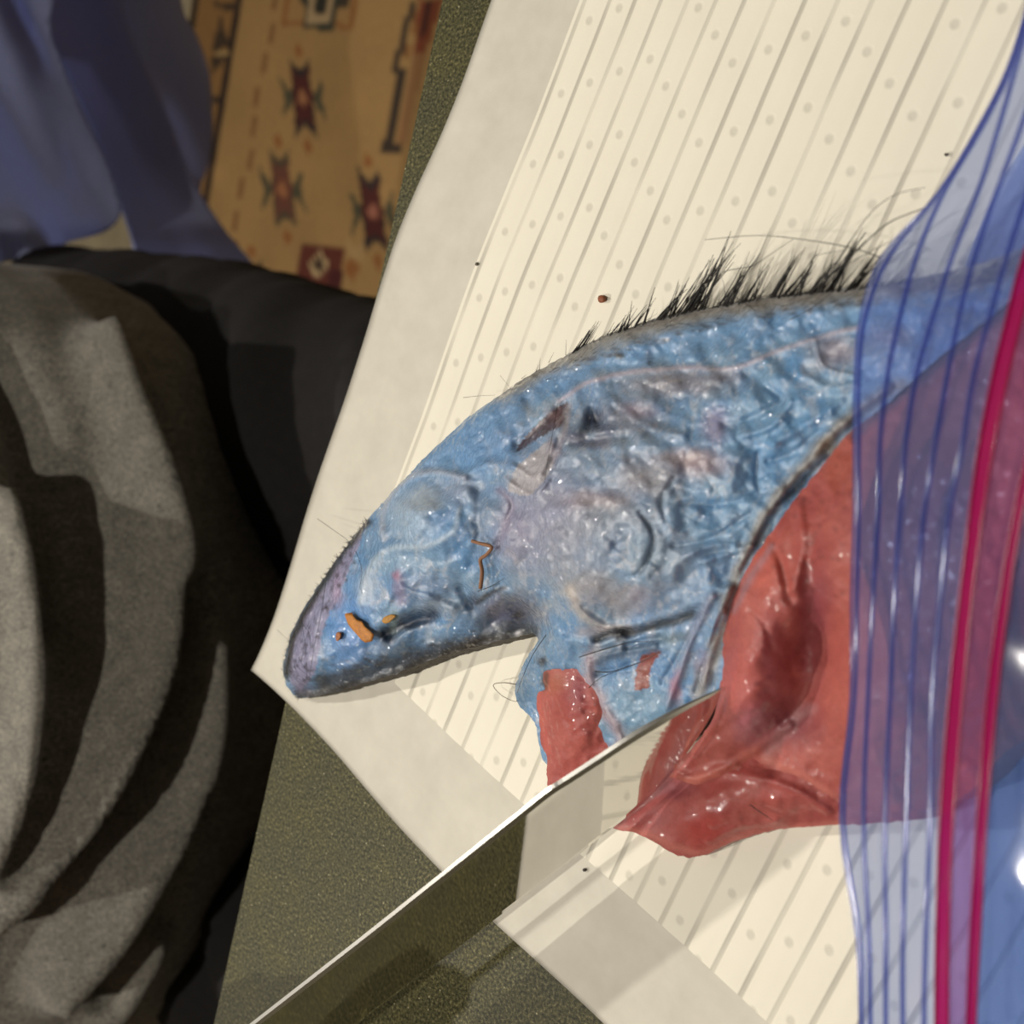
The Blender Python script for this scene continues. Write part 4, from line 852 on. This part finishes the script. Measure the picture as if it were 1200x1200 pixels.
# ------------------------------------------------------------------ chair under the person
M_CH = mat_cloth('chair_wood', (70, 46, 28), (96, 66, 40), 50, (1, 1, .1), .1, .5)
CHR = empty('chair', (-1.0, -.10, FZ), 'wooden chair under the seated person in the grey shirt', 'chair')
adopt(slab_box('seat', -1.20, -.78, -.33, .13, -.395, -.362, M_CH, .008), CHR)
for a in (-1.17, -.81):
    for b in (-.30, .10): adopt(slab_box('leg', a - .018, a + .018, b - .018, b + .018, FZ + .011, -.39, M_CH, .004), CHR)
adopt(slab_box('backrest', -1.22, -1.19, -.31, .11, -.10, .12, M_CH, .008), CHR)
for b in (-.29, .09): adopt(slab_box('back_post', -1.222, -1.188, b - .018, b + .018, -.39, .12, M_CH, .004), CHR)

# ------------------------------------------------------------------ rug on the floor
def build_rug():
    o0 = PT(290., 0., FZ); o1 = PT(250., 240., FZ); e1 = (o1 - o0); e1[2] = 0; e1 /= np.linalg.norm(e1); e2 = np.array([-e1[1], e1[0], 0]); e2 = e2 if e2[0] > 0 else -e2
    a = np.arange(-.55, 1.9, .006); b = np.arange(-.14, 1.1, .006); A, B = np.meshgrid(a, b, indexing='ij')
    P = o0 + A[..., None] * e1 + B[..., None] * e2; P[..., 2] = FZ + .009 + .0008 * fbm(A * 60, B * 60, 4, 2); P = P.reshape(-1, 3)
    q = PX(P); x, y = q[:, 0], q[:, 1]; bb = B.ravel()
    n = fbm(A.ravel() * 12, bb * 12, 6, 3)[:, None]
    c = np.array(lin((158, 124, 76))) * (1 + .12 * n); inn = (bb > 0)[:, None]
    c = np.where(inn, c, np.array(lin((134, 98, 54))) * (1 + .1 * n))
    def poly(p, col): nonlocal c; m = inside(x, y, p)[:, None]; c = np.where(m, np.array(lin(col)), c)
    def band(b0, b1, col): nonlocal c; m = ((bb > b0) & (bb < b1))[:, None]; c = np.where(m, np.array(lin(col)), c)
    band(-.014, .004, (34, 18, 14)); band(-.14, -.118, (22, 22, 16))
    navy, mar, grn, tan, rust, pale = (44, 34, 34), (76, 28, 22), (74, 70, 50), (160, 118, 80), (140, 88, 44), (186, 160, 116)
    # faint zigzag lines
    for base in (.062, .0):
        pass
    for k in range(60):
        a0 = -.5 + k * .045; m = ((np.abs(bb - (.085 + .006 * math.sin(k * 1.7))) < .006) & (A.ravel() > a0) & (A.ravel() < a0 + .03))[:, None]; c = np.where(m, np.array(lin((124, 84, 46))), c)
        m = ((np.abs(bb - (.40 + .006 * math.sin(k * 2.3))) < .006) & (A.ravel() > a0) & (A.ravel() < a0 + .034) & (A.ravel() < .1))[:, None]; c = np.where(m, np.array(lin((132, 90, 48))), c)
    def star(cx, cy, s, core, ctr, wing, sk=-.10):
        f = lambda u, v: (cx + u * s + v * s * sk * -1.0 * -1 * -1, cy + v * s * 1.0 + u * .06 * s)
        poly([f(0, -46), f(6, -56), f(0, -66), f(-6, -56)], rust); poly([f(0, 46), f(6, 56), f(0, 66), f(-6, 56)], rust)
        poly([f(-12, -48), f(0, -32), f(12, -48), f(10, -20), f(12, 0), f(12, 20), f(13, 46), f(0, 32), f(-13, 46), f(-12, 20), f(-12, 0), f(-11, -20)], wing)
        poly([f(-11, -34), f(0, -24), f(11, -34), f(9, -14), f(13, 0), f(9, 14), f(11, 34), f(0, 24), f(-11, 34), f(-9, 14), f(-13, 0), f(-9, -14)], core)
        poly([f(-12, -4), f(-26, -26), f(-22, 0), f(-26, 26), f(-12, 4)], grn); poly([f(12, -4), f(26, -26), f(22, 0), f(26, 26), f(12, 4)], grn)
        poly([f(0, -12), f(7, 0), f(0, 12), f(-7, 0)], ctr)
    star(355, 115, 1.0, mar, (150, 100, 66), navy); star(331, 222, 1.0, (104, 60, 44), (156, 102, 64), (78, 66, 48)); star(437, 248, 1.05, mar, (150, 94, 74), navy); star(300, 350, 1.0, mar, tan, navy)
    # stepped dark frame at the right
    poly([(481, 0), (488, 0), (468, 78), (478, 80), (462, 168), (472, 172), (470, 182), (447, 178), (466, 88), (458, 84)], (56, 44, 34))
    poly([(490, 0), (520, 0), (500, 60), (486, 60)], (120, 60, 34)); poly([(500, 0), (506, 0), (496, 46), (490, 46)], (60, 26, 20)); poly([(486, 60), (500, 60), (474, 170), (464, 168)], (140, 100, 62))
    # squared motif at the top
    poly([(338, -40), (424, -40), (414, 34), (330, 30)], (140, 92, 46)); poly([(344, -40), (418, -40), (409, 28), (336, 24)], (158, 122, 74)); poly([(352, -30), (412, -30), (408, 8), (350, 4)], (60, 50, 36)); poly([(360, -30), (400, -30), (390, 36), (355, 34)], (52, 54, 42)); poly([(364, -30), (394, -30), (386, 28), (360, 27)], (168, 142, 104)); poly([(370, -30), (388, -30), (382, 18), (368, 17)], (40, 38, 28))
    # maroon lozenge squares at the bottom
    poly([(354, 286), (404, 292), (398, 345), (346, 335)], (92, 40, 28)); poly([(375, 293), (386, 310), (372, 328), (360, 310)], pale); poly([(375, 300), (381, 311), (372, 321), (366, 310)], (60, 40, 28)); poly([(388, 316), (404, 318), (400, 345), (384, 342)], (70, 22, 22))
    poly([(412, 300), (422, 314), (412, 330), (403, 314)], rust); poly([(405, 278), (418, 292), (428, 280), (424, 306), (410, 302)], (170, 138, 92))
    # triangles on the left border
    for p in ([(258, 18), (271, 56), (248, 60)], [(246, 66), (268, 66), (248, 88)], [(250, 2), (282, 4), (278, 12), (252, 10)], [(248, 112), (258, 113), (256, 122), (246, 121)]): poly(p, (60, 44, 28))
    poly([(254, 60), (268, 58), (268, 63), (253, 65)], (170, 140, 90))
    V = P; nu, nv = A.shape; F = grid_faces(nu, nv).tolist(); n0 = len(V); ring = [i * nv for i in range(nu)] + [(nu - 1) * nv + j for j in range(1, nv)] + [i * nv + nv - 1 for i in range(nu - 2, -1, -1)] + [j for j in range(nv - 2, 0, -1)]
    W = V[ring].copy(); W[:, 2] = FZ + .001; V = np.vstack([V, W]); m = len(ring)
    F += [(ring[i], ring[(i + 1) % m], n0 + (i + 1) % m, n0 + i) for i in range(m)]; c = np.vstack([c, c[ring]])
    tag(mesh_obj('rug', V, F, M_RUG, None, False, c), 'tan woven rug with dark geometric star motifs on the floor', 'rug')
build_rug()

# ------------------------------------------------------------------ blue disposable drape hanging at the upper left
DR_ = empty('disposable_drape', v3(PTX(120., 150., -1.08)), 'pale blue translucent nonwoven drape hanging beside the seated person', 'drape')
def drape(name, poly, X0, amp, seed, tilt=0.0):
    B = smooth_line(poly, 6, True); step = 5.0; x0, y0 = B.min(0); x1, y1 = B.max(0)
    gx, gy = np.meshgrid(np.arange(x0, x1, step), np.arange(y0, y1, step)); gx, gy = gx.ravel(), gy.ravel(); m = inside(gx, gy, B.tolist()); gx, gy = gx[m], gy[m]
    d, _ = seg_dist(gx, gy, np.vstack([B, B[:1]]).tolist()); m = d > 3; P2 = np.vstack([B, np.stack([gx[m], gy[m]], 1)]); nb = len(B)
    r = delaunay_2d_cdt([Vector(p) for p in P2], [(i, (i + 1) % nb) for i in range(nb)], [], 1, 1e-4); v = np.array([list(p) for p in r[0]])
    ang = (v[:, 0] * .9 - v[:, 1] * .42)
    fold = fbm(ang / 75, v[:, 1] / 300, seed, 2) + .5 + .12 * fbm(v[:, 0] / 60, v[:, 1] / 80, seed + 3, 2)
    X = X0 + amp * (fold - .5) + tilt * (v[:, 0] - 120) / 100
    P = PTX(v[:, 0], v[:, 1], X); o = mesh_obj(name, P, [list(f) for f in r[2]], M_DRAPE)
    s = o.modifiers.new('thickness', 'SOLIDIFY'); s.thickness = .0004; adopt(o, DR_); return o
drape('back_sheet', [(-420, -120), (205, -120), (212, 0), (232, 45), (246, 90), (249, 150), (246, 185), (236, 214), (225, 232), (150, 250), (60, 225), (-420, 180)], -1.14, .035, 3)
drape('hanging_band', [(20, -120), (105, -120), (150, 30), (190, 120), (226, 210), (258, 262), (300, 330), (180, 340), (150, 270), (120, 180), (80, 90), (40, 0)], -1.09, .02, 8)
drape('front_lobe', [(-420, -60), (20, -60), (60, 40), (92, 120), (122, 180), (138, 225), (141, 252), (122, 272), (80, 284), (40, 300), (-160, 330), (-420, 300)], -1.05, .03, 15)
